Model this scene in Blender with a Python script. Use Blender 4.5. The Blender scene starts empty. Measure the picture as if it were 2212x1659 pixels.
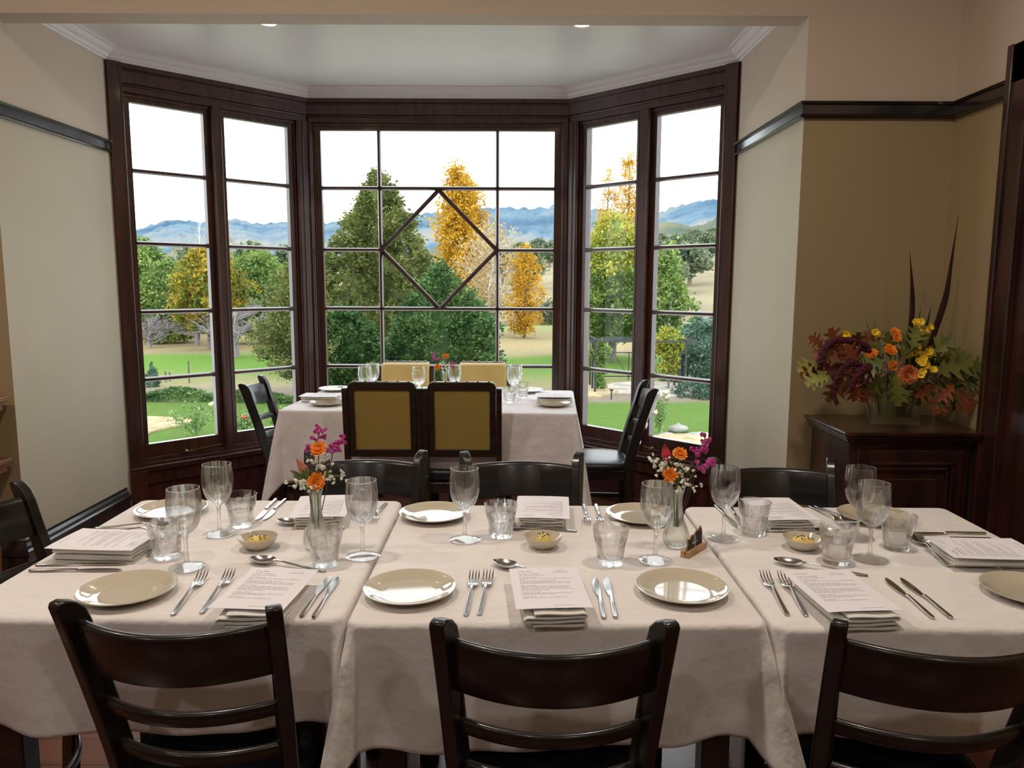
import bpy, bmesh, math, random
import numpy as np
from math import radians as R, sin, cos, pi, sqrt, atan2
from mathutils import Vector, Matrix, Euler

# ------------------------------------------------------------------ camera, world, lights, exposure
SC = bpy.context.scene
COL = SC.collection
random.seed(7)
cam = bpy.data.objects.new('camera', bpy.data.cameras.new('camera'))
COL.objects.link(cam)
cam.data.sensor_width = 36.0
cam.data.lens = 1661 / 2212 * 36.0
cam.data.clip_start = 0.05
cam.data.clip_end = 4000
cam.matrix_world = Matrix.Translation((0, 0, 1.40)) @ Matrix.Rotation(R(82.52), 4, 'X') @ Matrix.Rotation(R(0.22), 4, 'Z')
SC.camera = cam
SC.view_settings.view_transform = 'Standard'
SC.view_settings.look = 'None'
SC.view_settings.gamma = 1
SC.view_settings.use_curve_mapping = False
SC.view_settings.exposure = 0.0
try:
    SC.cycles.max_bounces = 18
    SC.cycles.diffuse_bounces = 4
    SC.cycles.glossy_bounces = 4
    SC.cycles.transmission_bounces = 16
    SC.cycles.transparent_max_bounces = 24
    SC.cycles.sample_clamp_indirect = 4.0
    SC.cycles.blur_glossy = 0.5
except Exception:
    pass
W = bpy.data.worlds.new('overcast_sky')
SC.world = W
W.use_nodes = True
wb = W.node_tree.nodes['Background']
wb.inputs[0].default_value = (0.90, 0.96, 1.0, 1)
wb.inputs[1].default_value = 3.9


def light(name, kind, loc, energy, color, size=0.2, rot=(0, 0, 0), sizey=None, spot=None, portal=False):
    d = bpy.data.lights.new(name, kind)
    d.energy = energy
    d.color = color
    if kind == 'AREA':
        d.size = size
        if sizey:
            d.shape = 'RECTANGLE'
            d.size_y = sizey
        else:
            d.shape = 'DISK'
    if kind == 'SPOT':
        d.shadow_soft_size = size
        d.spot_size = R(spot or 120)
        d.spot_blend = 0.6
    if portal:
        d.cycles.is_portal = True
    o = bpy.data.objects.new(name, d)
    o.location = loc
    o.rotation_euler = rot
    COL.objects.link(o)
    return o


# daylight portals just outside the three bay windows
light('daylight_portal', 'AREA', (-0.48, 5.40, 1.45), 1, (1, 1, 1), 2.1, (R(-90), 0, 0), 2.3, portal=True)
light('daylight_portal', 'AREA', (-2.02, 4.98, 1.45), 1, (1, 1, 1), 1.35, (R(-90), 0, R(45)), 2.3, portal=True)
light('daylight_portal', 'AREA', (1.06, 4.98, 1.45), 1, (1, 1, 1), 1.35, (R(-90), 0, R(-45)), 2.3, portal=True)
WARM = (1.0, 0.86, 0.72)
# unseen recessed lamps of the room ceiling, rear row whitened as fill (fittings below)
UNSEEN_ROOM_LAMPS = [(-2.5, 1.8), (-0.9, 1.8), (0.75, 1.7), (-2.5, -0.9), (-0.7, -0.9), (1.0, -0.9)]
for lx, ly in UNSEEN_ROOM_LAMPS:
    light('unseen_room_lamp_light', 'AREA', (lx, ly, 2.975), (18 if lx < 0 else 16) if ly > 0 else 11.0, WARM if ly > 0 else (1.0, 0.93, 0.86), 0.16)
BAY_LAMPS = [(-1.17, 3.86), (0.329, 3.86)]
for lx, ly in BAY_LAMPS:
    light('bay_lamp_light', 'SPOT', (lx, ly, 2.615), 3, WARM, 0.03, spot=110)

# ------------------------------------------------------------------ mesh helpers


class MB:
    def __init__(s):
        s.v = []; s.f = []; s.m = []; s.M = Matrix(); s.mi = 0

    def add(s, vs, fs, mi=None):
        b = len(s.v)
        M = s.M
        s.v += [tuple(M @ Vector(p)) for p in vs]
        s.f += [tuple(b + i for i in f) for f in fs]
        s.m += [s.mi if mi is None else mi] * len(fs)

    def box(s, x0, x1, y0, y1, z0, z1, mi=None):
        s.add([(x0, y0, z0), (x1, y0, z0), (x1, y1, z0), (x0, y1, z0), (x0, y0, z1), (x1, y0, z1), (x1, y1, z1), (x0, y1, z1)],
              [(0, 3, 2, 1), (4, 5, 6, 7), (0, 1, 5, 4), (1, 2, 6, 5), (2, 3, 7, 6), (3, 0, 4, 7)], mi)

    def bar(s, a, b, w, h, mi=None):
        a = Vector(a); b = Vector(b); d = (b - a).normalized()
        u = d.cross(Vector((0, 0, 1)))
        if u.length < 1e-4: u = Vector((1, 0, 0))
        u.normalize(); t = u.cross(d)
        vs = []
        for p in (a, b):
            for i, j in ((-1, -1), (1, -1), (1, 1), (-1, 1)):
                vs.append(p + u * (w / 2 * i) + t * (h / 2 * j))
        s.add(vs, [(0, 1, 2, 3), (7, 6, 5, 4), (0, 4, 5, 1), (1, 5, 6, 2), (2, 6, 7, 3), (3, 7, 4, 0)], mi)

    def lathe(s, prof, n=32, fn=None, mi=None, ctr=(0, 0, 0), closed=False, a0=0.0):
        b = len(s.v); M = s.M; rows = []
        for k, (r, z) in enumerate(prof):
            row = []
            if r < 1e-6:
                row = [len(s.v)] * n
                s.v.append(tuple(M @ Vector((ctr[0], ctr[1], ctr[2] + z))))
            else:
                for i in range(n):
                    a = a0 + 2 * pi * i / n
                    rr = fn(r, z, a, k) if fn else r
                    row.append(len(s.v))
                    s.v.append(tuple(M @ Vector((ctr[0] + rr * cos(a), ctr[1] + rr * sin(a), ctr[2] + z))))
            rows.append(row)
        if closed: rows.append(rows[0])
        for r0, r1 in zip(rows[:-1], rows[1:]):
            for i in range(n):
                j = (i + 1) % n
                q = [r0[i], r0[j], r1[j], r1[i]]
                q2 = []
                for t in q:
                    if t not in q2: q2.append(t)
                if len(q2) > 2:
                    s.f.append(tuple(q2)); s.m.append(s.mi if mi is None else mi)

    def tube(s, pts, rad, n=8, mi=None, cap=True):
        pts = [Vector(p) for p in pts]
        if not isinstance(rad, (list, tuple)): rad = [rad] * len(pts)
        rows = []
        up = Vector((0, 0, 1))
        d0 = (pts[1] - pts[0]).normalized()
        u = d0.cross(up)
        if u.length < 0.05: u = d0.cross(Vector((0, 1, 0)))
        u.normalize()
        for k, p in enumerate(pts):
            d = (pts[min(k + 1, len(pts) - 1)] - pts[max(k - 1, 0)]).normalized()
            u = (u - d * u.dot(d)).normalized()
            t = d.cross(u)
            rows.append([p + (u * cos(2 * pi * i / n) + t * sin(2 * pi * i / n)) * rad[k] for i in range(n)])
        vs = [q for r in rows for q in r]
        fs = []
        for k in range(len(rows) - 1):
            for i in range(n):
                j = (i + 1) % n
                fs.append((k * n + i, k * n + j, (k + 1) * n + j, (k + 1) * n + i))
        if cap:
            fs.append(tuple(range(n - 1, -1, -1)))
            fs.append(tuple((len(rows) - 1) * n + i for i in range(n)))
        s.add(vs, fs, mi)

    def sweep(s, path, prof, mi=None, closed_prof=True):
        """path: list of (x,y) in plan; prof: list of (outward, z). mitred."""
        P = [Vector((a, b)) for a, b in path]
        n = len(P); rows = []
        for k in range(n):
            if k == 0: d = (P[1] - P[0]).normalized(); nrm = Vector((-d.y, d.x)); sc = 1
            elif k == n - 1: d = (P[-1] - P[-2]).normalized(); nrm = Vector((-d.y, d.x)); sc = 1
            else:
                d1 = (P[k] - P[k - 1]).normalized(); d2 = (P[k + 1] - P[k]).normalized()
                n1 = Vector((-d1.y, d1.x)); n2 = Vector((-d2.y, d2.x))
                nrm = (n1 + n2).normalized(); sc = 1 / max(0.2, nrm.dot(n1))
            rows.append([(P[k].x + nrm.x * o * sc, P[k].y + nrm.y * o * sc, z) for o, z in prof])
        m = len(prof)
        vs = [q for r in rows for q in r]; fs = []
        for k in range(n - 1):
            for i in range(m if closed_prof else m - 1):
                j = (i + 1) % m
                fs.append((k * m + i, (k + 1) * m + i, (k + 1) * m + j, k * m + j))
        if closed_prof:
            fs.append(tuple(range(m)))
            fs.append(tuple((n - 1) * m + i for i in range(m - 1, -1, -1)))
        s.add(vs, fs, mi)

    def extrude(s, poly, axis, a, b, mi=None):
        """poly 2D list; axis 'x' -> poly is (y,z); 'y' -> (x,z); 'z' -> (x,y)"""
        def P(p, t):
            return (t, p[0], p[1]) if axis == 'x' else ((p[0], t, p[1]) if axis == 'y' else (p[0], p[1], t))
        n = len(poly)
        vs = [P(p, a) for p in poly] + [P(p, b) for p in poly]
        fs = [tuple(range(n - 1, -1, -1)), tuple(range(n, 2 * n))] + [(i, (i + 1) % n, n + (i + 1) % n, n + i) for i in range(n)]
        s.add(vs, fs, mi)

    def ball(s, c, r, n=8, m=6, mi=None, sc=(1, 1, 1)):
        prof = [(r * sin(pi * k / m), -r * cos(pi * k / m)) for k in range(m + 1)]
        prof[0] = (0, -r); prof[-1] = (0, r)
        M0 = s.M
        s.M = M0 @ Matrix.Translation(c) @ Matrix.Diagonal((sc[0], sc[1], sc[2], 1))
        s.lathe(prof, n, mi=mi)
        s.M = M0

    def build(s, name, mats, parent=None, smooth=40, bevel=0, seg=2, subsurf=0):
        me = bpy.data.meshes.new(name)
        me.from_pydata(s.v, [], s.f)
        if not isinstance(mats, (list, tuple)): mats = [mats]
        for m in mats: me.materials.append(m)
        if len(mats) > 1: me.polygons.foreach_set('material_index', s.m)
        bm = bmesh.new(); bm.from_mesh(me)
        bmesh.ops.recalc_face_normals(bm, faces=bm.faces)
        bm.to_mesh(me); bm.free()
        if smooth:
            me.polygons.foreach_set('use_smooth', [True] * len(me.polygons))
            me.set_sharp_from_angle(angle=R(smooth))
        me.update()
        o = bpy.data.objects.new(name, me)
        COL.objects.link(o)
        if parent is not None: o.parent = parent
        if bevel:
            b = o.modifiers.new('bevel', 'BEVEL'); b.width = bevel; b.segments = seg; b.limit_method = 'ANGLE'; b.angle_limit = R(35)
            b.harden_normals = False
        if subsurf:
            b = o.modifiers.new('sub', 'SUBSURF'); b.levels = subsurf; b.render_levels = subsurf
        return o


def tag(o, label, cat, group=None, kind=None):
    o['label'] = label; o['category'] = cat
    if group: o['group'] = group
    if kind: o['kind'] = kind
    return o


def thing(name, label, cat, loc=(0, 0, 0), rz=0.0, group=None):
    o = bpy.data.objects.new(name, None)
    o.empty_display_size = 0.05
    COL.objects.link(o)
    o.location = loc; o.rotation_euler = (0, 0, rz)
    return tag(o, label, cat, group)


def struct(o):
    o['kind'] = 'structure'
    return o


def sroot(name, loc=(0, 0, 0), rz=0):
    o = bpy.data.objects.new(name, None); COL.objects.link(o)
    o.location = loc; o.rotation_euler = (0, 0, rz); o['kind'] = 'structure'
    return o


def dup(root, label, loc, rz=0.0, group=None):
    r = root.copy(); COL.objects.link(r)
    r.location = loc; r.rotation_euler = (root.rotation_euler[0], root.rotation_euler[1], rz)
    r['label'] = label
    if group: r['group'] = group
    for ch in list(root.children):
        c = ch.copy(); COL.objects.link(c); c.parent = r
        for g in list(ch.children):
            d = g.copy(); COL.objects.link(d); d.parent = c
    return r


# ------------------------------------------------------------------ materials


def mat(name, col, rough=0.5, metal=0.0, spec=0.5, bump=0.0, bscale=40, var=0.0, vscale=6, col2=None, coat=0.0, sheen=0.0, bdist=0.01, stretch=None, emit=None, estr=0, detail=3):
    m = bpy.data.materials.new(name); m.use_nodes = True
    nt = m.node_tree; b = nt.nodes['Principled BSDF']
    b.inputs['Base Color'].default_value = (*col, 1)
    b.inputs['Roughness'].default_value = rough
    b.inputs['Metallic'].default_value = metal
    b.inputs['Specular IOR Level'].default_value = spec
    if coat:
        b.inputs['Coat Weight'].default_value = coat; b.inputs['Coat Roughness'].default_value = 0.12
    if sheen: b.inputs['Sheen Weight'].default_value = sheen
    if emit:
        b.inputs['Emission Color'].default_value = (*emit, 1); b.inputs['Emission Strength'].default_value = estr
    if var or col2 or bump:
        tc = nt.nodes.new('ShaderNodeTexCoord'); mp = nt.nodes.new('ShaderNodeMapping')
        nt.links.new(tc.outputs['Object'], mp.inputs[0])
        if stretch: mp.inputs['Scale'].default_value = stretch
    if var or col2:
        nz = nt.nodes.new('ShaderNodeTexNoise'); nz.inputs['Scale'].default_value = vscale; nz.inputs['Detail'].default_value = detail
        nt.links.new(mp.outputs[0], nz.inputs['Vector'])
        rp = nt.nodes.new('ShaderNodeValToRGB')
        c2 = col2 or tuple(min(1, c * (1 - var)) for c in col)
        c1 = col if col2 else tuple(min(1, c * (1 + var)) for c in col)
        rp.color_ramp.elements[0].position = 0.35; rp.color_ramp.elements[1].position = 0.65
        rp.color_ramp.elements[0].color = (*c2, 1); rp.color_ramp.elements[1].color = (*c1, 1)
        nt.links.new(nz.outputs[0], rp.inputs[0]); nt.links.new(rp.outputs[0], b.inputs['Base Color'])
    if bump:
        n2 = nt.nodes.new('ShaderNodeTexNoise'); n2.inputs['Scale'].default_value = bscale; n2.inputs['Detail'].default_value = 4
        nt.links.new(mp.outputs[0], n2.inputs['Vector'])
        bp = nt.nodes.new('ShaderNodeBump'); bp.inputs['Strength'].default_value = bump; bp.inputs['Distance'].default_value = bdist
        nt.links.new(n2.outputs[0], bp.inputs['Height']); nt.links.new(bp.outputs[0], b.inputs['Normal'])
    return m


def leaf_mat(name, cols, rough=0.6, trans=0.25, nscale=1.0):
    """foliage: each leaf takes its own tone from a ramp, mixed with a large patch noise"""
    m = bpy.data.materials.new(name); m.use_nodes = True
    nt = m.node_tree; b = nt.nodes['Principled BSDF']; out = nt.nodes['Material Output']
    g = nt.nodes.new('ShaderNodeNewGeometry'); tc = nt.nodes.new('ShaderNodeTexCoord')
    nz = nt.nodes.new('ShaderNodeTexNoise'); nz.inputs['Scale'].default_value = nscale; nz.inputs['Detail'].default_value = 2
    nt.links.new(tc.outputs['Object'], nz.inputs['Vector'])
    mx = nt.nodes.new('ShaderNodeMath'); mx.operation = 'MULTIPLY_ADD'; mx.inputs[1].default_value = 0.45
    nt.links.new(g.outputs['Random Per Island'], mx.inputs[0])
    ms = nt.nodes.new('ShaderNodeMath'); ms.operation = 'MULTIPLY_ADD'; ms.inputs[1].default_value = 1.6; ms.inputs[2].default_value = -0.53
    nt.links.new(nz.outputs[0], ms.inputs[0]); nt.links.new(ms.outputs[0], mx.inputs[2])
    rp = nt.nodes.new('ShaderNodeValToRGB'); cr = rp.color_ramp
    while len(cr.elements) < len(cols): cr.elements.new(0.5)
    for i, c in enumerate(cols):
        cr.elements[i].position = i / (len(cols) - 1); cr.elements[i].color = (*c, 1)
    nt.links.new(mx.outputs[0], rp.inputs[0])
    nt.links.new(rp.outputs[0], b.inputs['Base Color']); b.inputs['Roughness'].default_value = rough
    b.inputs['Specular IOR Level'].default_value = 0.25
    tr = nt.nodes.new('ShaderNodeBsdfTranslucent'); nt.links.new(rp.outputs[0], tr.inputs[0])
    mix = nt.nodes.new('ShaderNodeMixShader'); mix.inputs[0].default_value = trans
    nt.links.new(b.outputs[0], mix.inputs[1]); nt.links.new(tr.outputs[0], mix.inputs[2]); nt.links.new(mix.outputs[0], out.inputs[0])
    return m


def schlick(nt, base=0.028):
    """reflectance of a thin sheet, the same from both sides"""
    lw = nt.nodes.new('ShaderNodeLayerWeight'); lw.inputs[0].default_value = 0.5
    pw = nt.nodes.new('ShaderNodeMath'); pw.operation = 'POWER'; pw.inputs[1].default_value = 5.0; nt.links.new(lw.outputs['Facing'], pw.inputs[0])
    ma = nt.nodes.new('ShaderNodeMath'); ma.operation = 'MULTIPLY_ADD'; ma.inputs[1].default_value = 0.9; ma.inputs[2].default_value = base; nt.links.new(pw.outputs[0], ma.inputs[0])
    return ma


def pane_mat():
    m = bpy.data.materials.new('window_glass'); m.use_nodes = True
    nt = m.node_tree; nt.nodes.remove(nt.nodes['Principled BSDF']); out = nt.nodes['Material Output']
    t = nt.nodes.new('ShaderNodeBsdfTransparent'); t.inputs[0].default_value = (0.97, 0.98, 0.975, 1)
    gl = nt.nodes.new('ShaderNodeBsdfGlossy'); gl.inputs['Roughness'].default_value = 0.02
    fr = schlick(nt, 0.008)
    mx = nt.nodes.new('ShaderNodeMixShader')
    nt.links.new(fr.outputs[0], mx.inputs[0]); nt.links.new(t.outputs[0], mx.inputs[1]); nt.links.new(gl.outputs[0], mx.inputs[2]); nt.links.new(mx.outputs[0], out.inputs[0])
    return m


def glass_mat(name, tint=(1, 1, 1), ior=1.45, thin=0.65):
    m = bpy.data.materials.new(name); m.use_nodes = True
    nt = m.node_tree; b = nt.nodes['Principled BSDF']; out = nt.nodes['Material Output']
    b.inputs['Base Color'].default_value = (*tint, 1); b.inputs['Roughness'].default_value = 0.0
    b.inputs['Transmission Weight'].default_value = 1.0; b.inputs['IOR'].default_value = ior
    t = nt.nodes.new('ShaderNodeBsdfTransparent'); t.inputs[0].default_value = (*tint, 1)
    # thin walls barely bend light: blend of refracting glass and straight-through glass, both with Fresnel reflection
    gl = nt.nodes.new('ShaderNodeBsdfGlossy'); gl.inputs['Roughness'].default_value = 0.0
    fr = schlick(nt)
    m2 = nt.nodes.new('ShaderNodeMixShader')
    nt.links.new(fr.outputs[0], m2.inputs[0]); nt.links.new(t.outputs[0], m2.inputs[1]); nt.links.new(gl.outputs[0], m2.inputs[2])
    mx = nt.nodes.new('ShaderNodeMixShader'); mx.inputs[0].default_value = thin
    nt.links.new(b.outputs[0], mx.inputs[1]); nt.links.new(m2.outputs[0], mx.inputs[2]); nt.links.new(mx.outputs[0], out.inputs[0])
    return m


M_WINWOOD = mat('mahogany_joinery', (0.075, 0.022, 0.012), 0.32, col2=(0.032, 0.011, 0.008), vscale=5, stretch=(6, 6, 0.6), coat=0.25, bump=0.05, bscale=30)
M_DADO = mat('mahogany_panel', (0.085, 0.018, 0.012), 0.38, col2=(0.035, 0.010, 0.008), vscale=4, stretch=(5, 5, 0.7), coat=0.2)
M_RAIL = mat('dark_picture_rail', (0.022, 0.014, 0.011), 0.25, coat=0.4, var=0.3, vscale=8)
M_CHAIR = mat('dark_walnut_chair', (0.012, 0.0075, 0.0045), 0.30, col2=(0.007, 0.005, 0.0035), vscale=7, stretch=(1, 1, 5), coat=0.22)
M_SEAT = mat('navy_black_vinyl', (0.012, 0.016, 0.024), 0.30, bump=0.06, bscale=120)
M_WALLLO = mat('khaki_wall_paint', (0.35, 0.265, 0.14), 0.62, var=0.03, vscale=2, bump=0.04, bscale=90)
M_WALLHI = mat('cream_wall_paint', (0.60, 0.50, 0.40), 0.62, var=0.02, vscale=2, bump=0.04, bscale=90)
M_REVEAL = mat('daylit_khaki_reveal_paint', (0.54, 0.48, 0.36), 0.62, var=0.03, vscale=2, bump=0.04, bscale=90)  # the khaki wall paint made paler: window light put into the colour
M_CEIL = mat('white_ceiling_paint', (0.74, 0.74, 0.71), 0.32, var=0.015, vscale=1.5)
M_CORN = mat('white_cornice_plaster', (0.80, 0.77, 0.76), 0.55)
M_CLOTH = mat('white_linen_cloth', (0.80, 0.75, 0.72), 0.85, bump=0.45, bscale=8, bdist=0.04, sheen=0.15, detail=4, stretch=(1, 1.8, 1))
M_CLOTHB = mat('pale_lilac_linen_cloth', (0.80, 0.75, 0.76), 0.85, bump=0.5, bscale=7, bdist=0.04, sheen=0.15)
M_NAP = mat('white_linen_napkin', (0.78, 0.76, 0.70), 0.9, bump=0.3, bscale=60)
M_PAPER = mat('white_menu_paper', (0.84, 0.80, 0.84), 0.75)
M_INK = mat('grey_ink', (0.22, 0.19, 0.19), 0.8)
M_PLATE = mat('beige_glazed_ceramic', (0.58, 0.51, 0.39), 0.07, spec=0.6, coat=0.6)
M_STEEL = mat('polished_cutlery_steel', (0.62, 0.60, 0.58), 0.16, metal=1.0)
M_GLASS = glass_mat('clear_wine_glass', thin=.6)
M_TUMB = glass_mat('clear_tumbler_glass', thin=.38)
M_VASEGL = glass_mat('faintly_green_vase_glass', (0.985, 0.995, 0.98), thin=.5)
M_PANE = pane_mat()
M_BUTTER = mat('whipped_butter', (0.86, 0.66, 0.20), 0.45, bump=0.3, bscale=60)
M_FLAKE = mat('dark_seaweed_flakes', (0.02, 0.02, 0.015), 0.7)
M_SLATE = mat('blackboard_slate', (0.03, 0.03, 0.035), 0.8)
M_PINE = mat('light_wood_holder', (0.50, 0.29, 0.14), 0.6, var=0.2, vscale=20, stretch=(1, 6, 1))
M_CHALK = mat('white_chalk', (0.8, 0.8, 0.8), 0.9)
M_BRASS = mat('aged_brass', (0.42, 0.30, 0.13), 0.35, metal=1.0)
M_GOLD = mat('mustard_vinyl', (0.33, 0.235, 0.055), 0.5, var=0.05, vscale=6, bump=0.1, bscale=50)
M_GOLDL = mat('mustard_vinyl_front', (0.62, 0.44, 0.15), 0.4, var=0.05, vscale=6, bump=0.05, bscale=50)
M_FRAME = mat('dark_oak_chair_frame', (0.035, 0.018, 0.011), 0.33, col2=(0.018, 0.010, 0.007), vscale=6, stretch=(1, 1, 5), coat=0.3)
M_CAB = mat('dark_mahogany_cabinet', (0.055, 0.016, 0.011), 0.26, col2=(0.022, 0.009, 0.007), vscale=4, stretch=(4, 4, 0.8), coat=0.4)
M_SHELF = mat('honey_wood_stand', (0.20, 0.085, 0.028), 0.4, var=0.25, vscale=5, stretch=(6, 1, 1))
M_STEM = mat('green_stem', (0.14, 0.22, 0.05), 0.5, var=0.25, vscale=40)
M_ORANGE = mat('orange_petals', (0.95, 0.26, 0.01), 0.55, var=0.15, vscale=60)
M_ORANGEC = mat('deep_orange_centre', (0.60, 0.14, 0.01), 0.7)
M_MAG = mat('magenta_petals', (0.48, 0.04, 0.26), 0.55, var=0.35, vscale=60)
M_PLUM = mat('plum_stem', (0.10, 0.04, 0.05), 0.6)
M_WHITEF = mat('cream_blossom', (0.85, 0.83, 0.74), 0.7)
M_CORAL = mat('coral_protea', (0.62, 0.20, 0.14), 0.5, var=0.4, vscale=40)
M_RED = mat('crimson_bud', (0.50, 0.03, 0.06), 0.5, var=0.4, vscale=40)
M_LEAF = mat('mid_green_leaf', (0.14, 0.20, 0.04), 0.5, var=0.4, vscale=20)
M_OAKG = mat('green_oak_leaf', (0.10, 0.13, 0.03), 0.5, col2=(0.22, 0.20, 0.03), vscale=14)
M_OAKR = mat('russet_oak_leaf', (0.30, 0.06, 0.02), 0.5, col2=(0.16, 0.07, 0.02), vscale=14)
M_OAKY = mat('lime_oak_leaf', (0.42, 0.42, 0.10), 0.5, col2=(0.24, 0.28, 0.06), vscale=14)
M_AMAR = mat('burgundy_amaranth', (0.085, 0.008, 0.022), 0.8, bump=0.8, bscale=120)
M_YEL = mat('yellow_petals', (0.90, 0.58, 0.02), 0.5, var=0.15, vscale=60)
M_DAHL = mat('apricot_dahlia', (0.78, 0.25, 0.08), 0.55, var=0.15, vscale=30)
M_FLAX = mat('bronze_flax_leaf', (0.07, 0.028, 0.025), 0.4, var=0.4, vscale=10, stretch=(6, 6, 1))
M_BLADE = mat('blue_green_blade', (0.06, 0.12, 0.05), 0.45, var=0.25, vscale=12)
M_BULB = mat('lamp_glow', (1, 0.8, 0.5), 0.5, emit=(1.0, 0.70, 0.38), estr=30)
M_LAMPRING = mat('white_lamp_ring', (0.8, 0.8, 0.78), 0.4)


def floor_mat():
    m = bpy.data.materials.new('timber_floorboards'); m.use_nodes = True
    nt = m.node_tree; b = nt.nodes['Principled BSDF']
    tc = nt.nodes.new('ShaderNodeTexCoord')
    br = nt.nodes.new('ShaderNodeTexBrick'); br.inputs['Scale'].default_value = 1.0
    br.inputs['Color1'].default_value = (0.20, 0.060, 0.032, 1); br.inputs['Color2'].default_value = (0.13, 0.038, 0.022, 1)
    br.inputs['Mortar'].default_value = (0.03, 0.01, 0.008, 1)
    br.inputs['Brick Width'].default_value = 1.9; br.inputs['Row Height'].default_value = 0.13; br.inputs['Mortar Size'].default_value = 0.0022
    nt.links.new(tc.outputs['Object'], br.inputs['Vector'])
    nz = nt.nodes.new('ShaderNodeTexNoise'); mp = nt.nodes.new('ShaderNodeMapping'); mp.inputs['Scale'].default_value = (1.2, 14, 1)
    nt.links.new(tc.outputs['Object'], mp.inputs[0]); nt.links.new(mp.outputs[0], nz.inputs['Vector']); nz.inputs['Scale'].default_value = 3
    mx = nt.nodes.new('ShaderNodeMix'); mx.data_type = 'RGBA'; mx.blend_type = 'MULTIPLY'; mx.inputs[0].default_value = 0.6
    nt.links.new(br.outputs[0], mx.inputs[6]); nt.links.new(nz.outputs[0], mx.inputs[7])
    g = nt.nodes.new('ShaderNodeGamma'); g.inputs[1].default_value = 0.9
    nt.links.new(mx.outputs[2], g.inputs[0]); nt.links.new(g.outputs[0], b.inputs['Base Color'])
    b.inputs['Roughness'].default_value = 0.28
    return m


M_FLOOR = floor_mat()
# ------------------------------------------------------------------ room shell
XL, XR, YF = -2.175, 1.213, 3.32       # bay reveals and the plane of the room's front wall
YB = 4.28; YC = 5.13; XCL, XCR = -1.325, 0.36
XS = 1.84                               # right side wall of the nook
RAIL0, RAIL1 = 2.085, 2.15


def wall(name, boxes, zsplit=RAIL0, lo=M_WALLLO, hi=M_WALLHI):
    m = MB()
    for (x0, x1, y0, y1, z0, z1) in boxes:
        if z0 < zsplit < z1:
            m.box(x0, x1, y0, y1, z0, zsplit, 0); m.box(x0, x1, y0, y1, zsplit, z1, 1)
        else:
            m.box(x0, x1, y0, y1, z0, z1, 0 if z1 <= zsplit else 1)
    return struct(m.build(name, [lo, hi], smooth=0))


m = MB(); m.box(-4.6, 2.1, -4.1, 5.3, -0.1, 0.0)
struct(m.build('floor', M_FLOOR, smooth=0))
m = MB(); m.box(-4.6, 2.1, -4.1, 3.46, 3.0, 3.1)
struct(m.build('ceiling', M_CEIL, smooth=0))
m = MB()
m.extrude([(XL - .25, 3.45), (XR + .25, 3.45), (XR + .25, YB + .1), (XCR + .15, YC + .3), (XCL - .15, YC + .3), (XL - .25, YB + .1)], 'z', 2.63, 2.75)
struct(m.build('ceiling_bay', M_CEIL, smooth=0))
# front wall left of the bay, right of the bay (nook back) and the bulkhead over the opening
wall('wall_front_left', [(-4.6, XL - .0, YF, YF + .13, 0, 3.0)])
wall('wall_front_right', [(XR, 2.1, YF, YF + .13, 0, 3.0)])
m = MB(); m.box(XL, XR, YF, YF + .13, 2.49, 3.0)
struct(m.build('wall_bulkhead', M_WALLHI, smooth=0))
# reveals of the bay
wall('wall_reveal_left', [(XL - .25, XL + .0015, YF + .002, YB + .08, 0, 2.75)], lo=M_REVEAL)
wall('wall_reveal_right', [(XR - .0015, XR + .25, YF + .002, YB + .08, 0, 2.75)], lo=M_REVEAL)
m = MB(); m.box(XL - .25, XL, YF + .001, YF + .14, 0, 3.0)
# side and back walls of the dining room
wall('wall_right', [(XS, XS + .26, -4.1, YF, 0, 3.0)])
wall('wall_left', [(-4.7, -4.55, -4.1, YF + .13, 0, 3.0)], lo=M_WALLHI)  # lower part lightened to cream here and behind, for fill on the front cloths
wall('wall_back', [(-4.6, 2.1, -4.2, -4.05, 0, 3.0)], lo=M_WALLHI)

# picture rails: flat board, cap and bottom bead
RPROF = [(0, RAIL0), (0.018, RAIL0), (0.024, RAIL0 + .006), (0.018, RAIL0 + .013), (0.012, RAIL0 + .016), (0.012, RAIL1 - .014), (0.020, RAIL1 - .010), (0.024, RAIL1), (0, RAIL1)]


def rail(name, path):
    m = MB(); m.sweep(path, [(-o, z) for o, z in RPROF]); return struct(m.build(name, M_RAIL, smooth=0))


rail('trim_1', [(XL, YB - .005), (XL, YF), (-4.55, YF)][::-1])
rail('trim_2', [(XS, 2.93), (XS, YF), (XR, YF), (XR, YB - .005)][::-1])
# skirting boards
SK = [(0, 0), (0.022, 0), (0.022, .175), (0.030, .185), (0.030, .205), (0.020, .212), (0.016, .225), (0.010, .240), (0.008, .25), (0, .25)]


def skirting(name, path):
    m = MB(); m.sweep(path, [(-o, z) for o, z in SK]); return struct(m.build(name, M_RAIL, smooth=0))


skirting('baseboard_left', [(-4.55, YF), (XL, YF), (XL, YB - .06)])
skirting('baseboard_right', [(XR, YB - .06), (XR, YF), (XS, YF), (XS, 2.93)])
# cornice of the bay
CP = [(0, 2.57), (.012, 2.57), (.014, 2.580), (.024, 2.583), (.030, 2.598), (.046, 2.604), (.060, 2.616), (.064, 2.622), (.085, 2.624), (.085, 2.6301), (0, 2.6301)]
m = MB(); m.sweep([(XL, YF + .13), (XL, YB), (XCL, YC), (XCR, YC), (XR, YB), (XR, YF + .13)], [(-o, z) for o, z in CP])
struct(m.build('trim_3', M_CORN, smooth=0))

# ------------------------------------------------------------------ windows
ZB, ZT = 0.46, 2.382
MUNT = [2.015, 1.615, 1.227, 0.838]


def bead(m, x, y, z0, z1, r=.007):
    m.tube([(x, y, z0), (x, y, z1)], r, 8)


def hbead(m, x0, x1, y, z, r=.006):
    m.tube([(x0, y, z), (x1, y, z)], r, 8)


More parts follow.
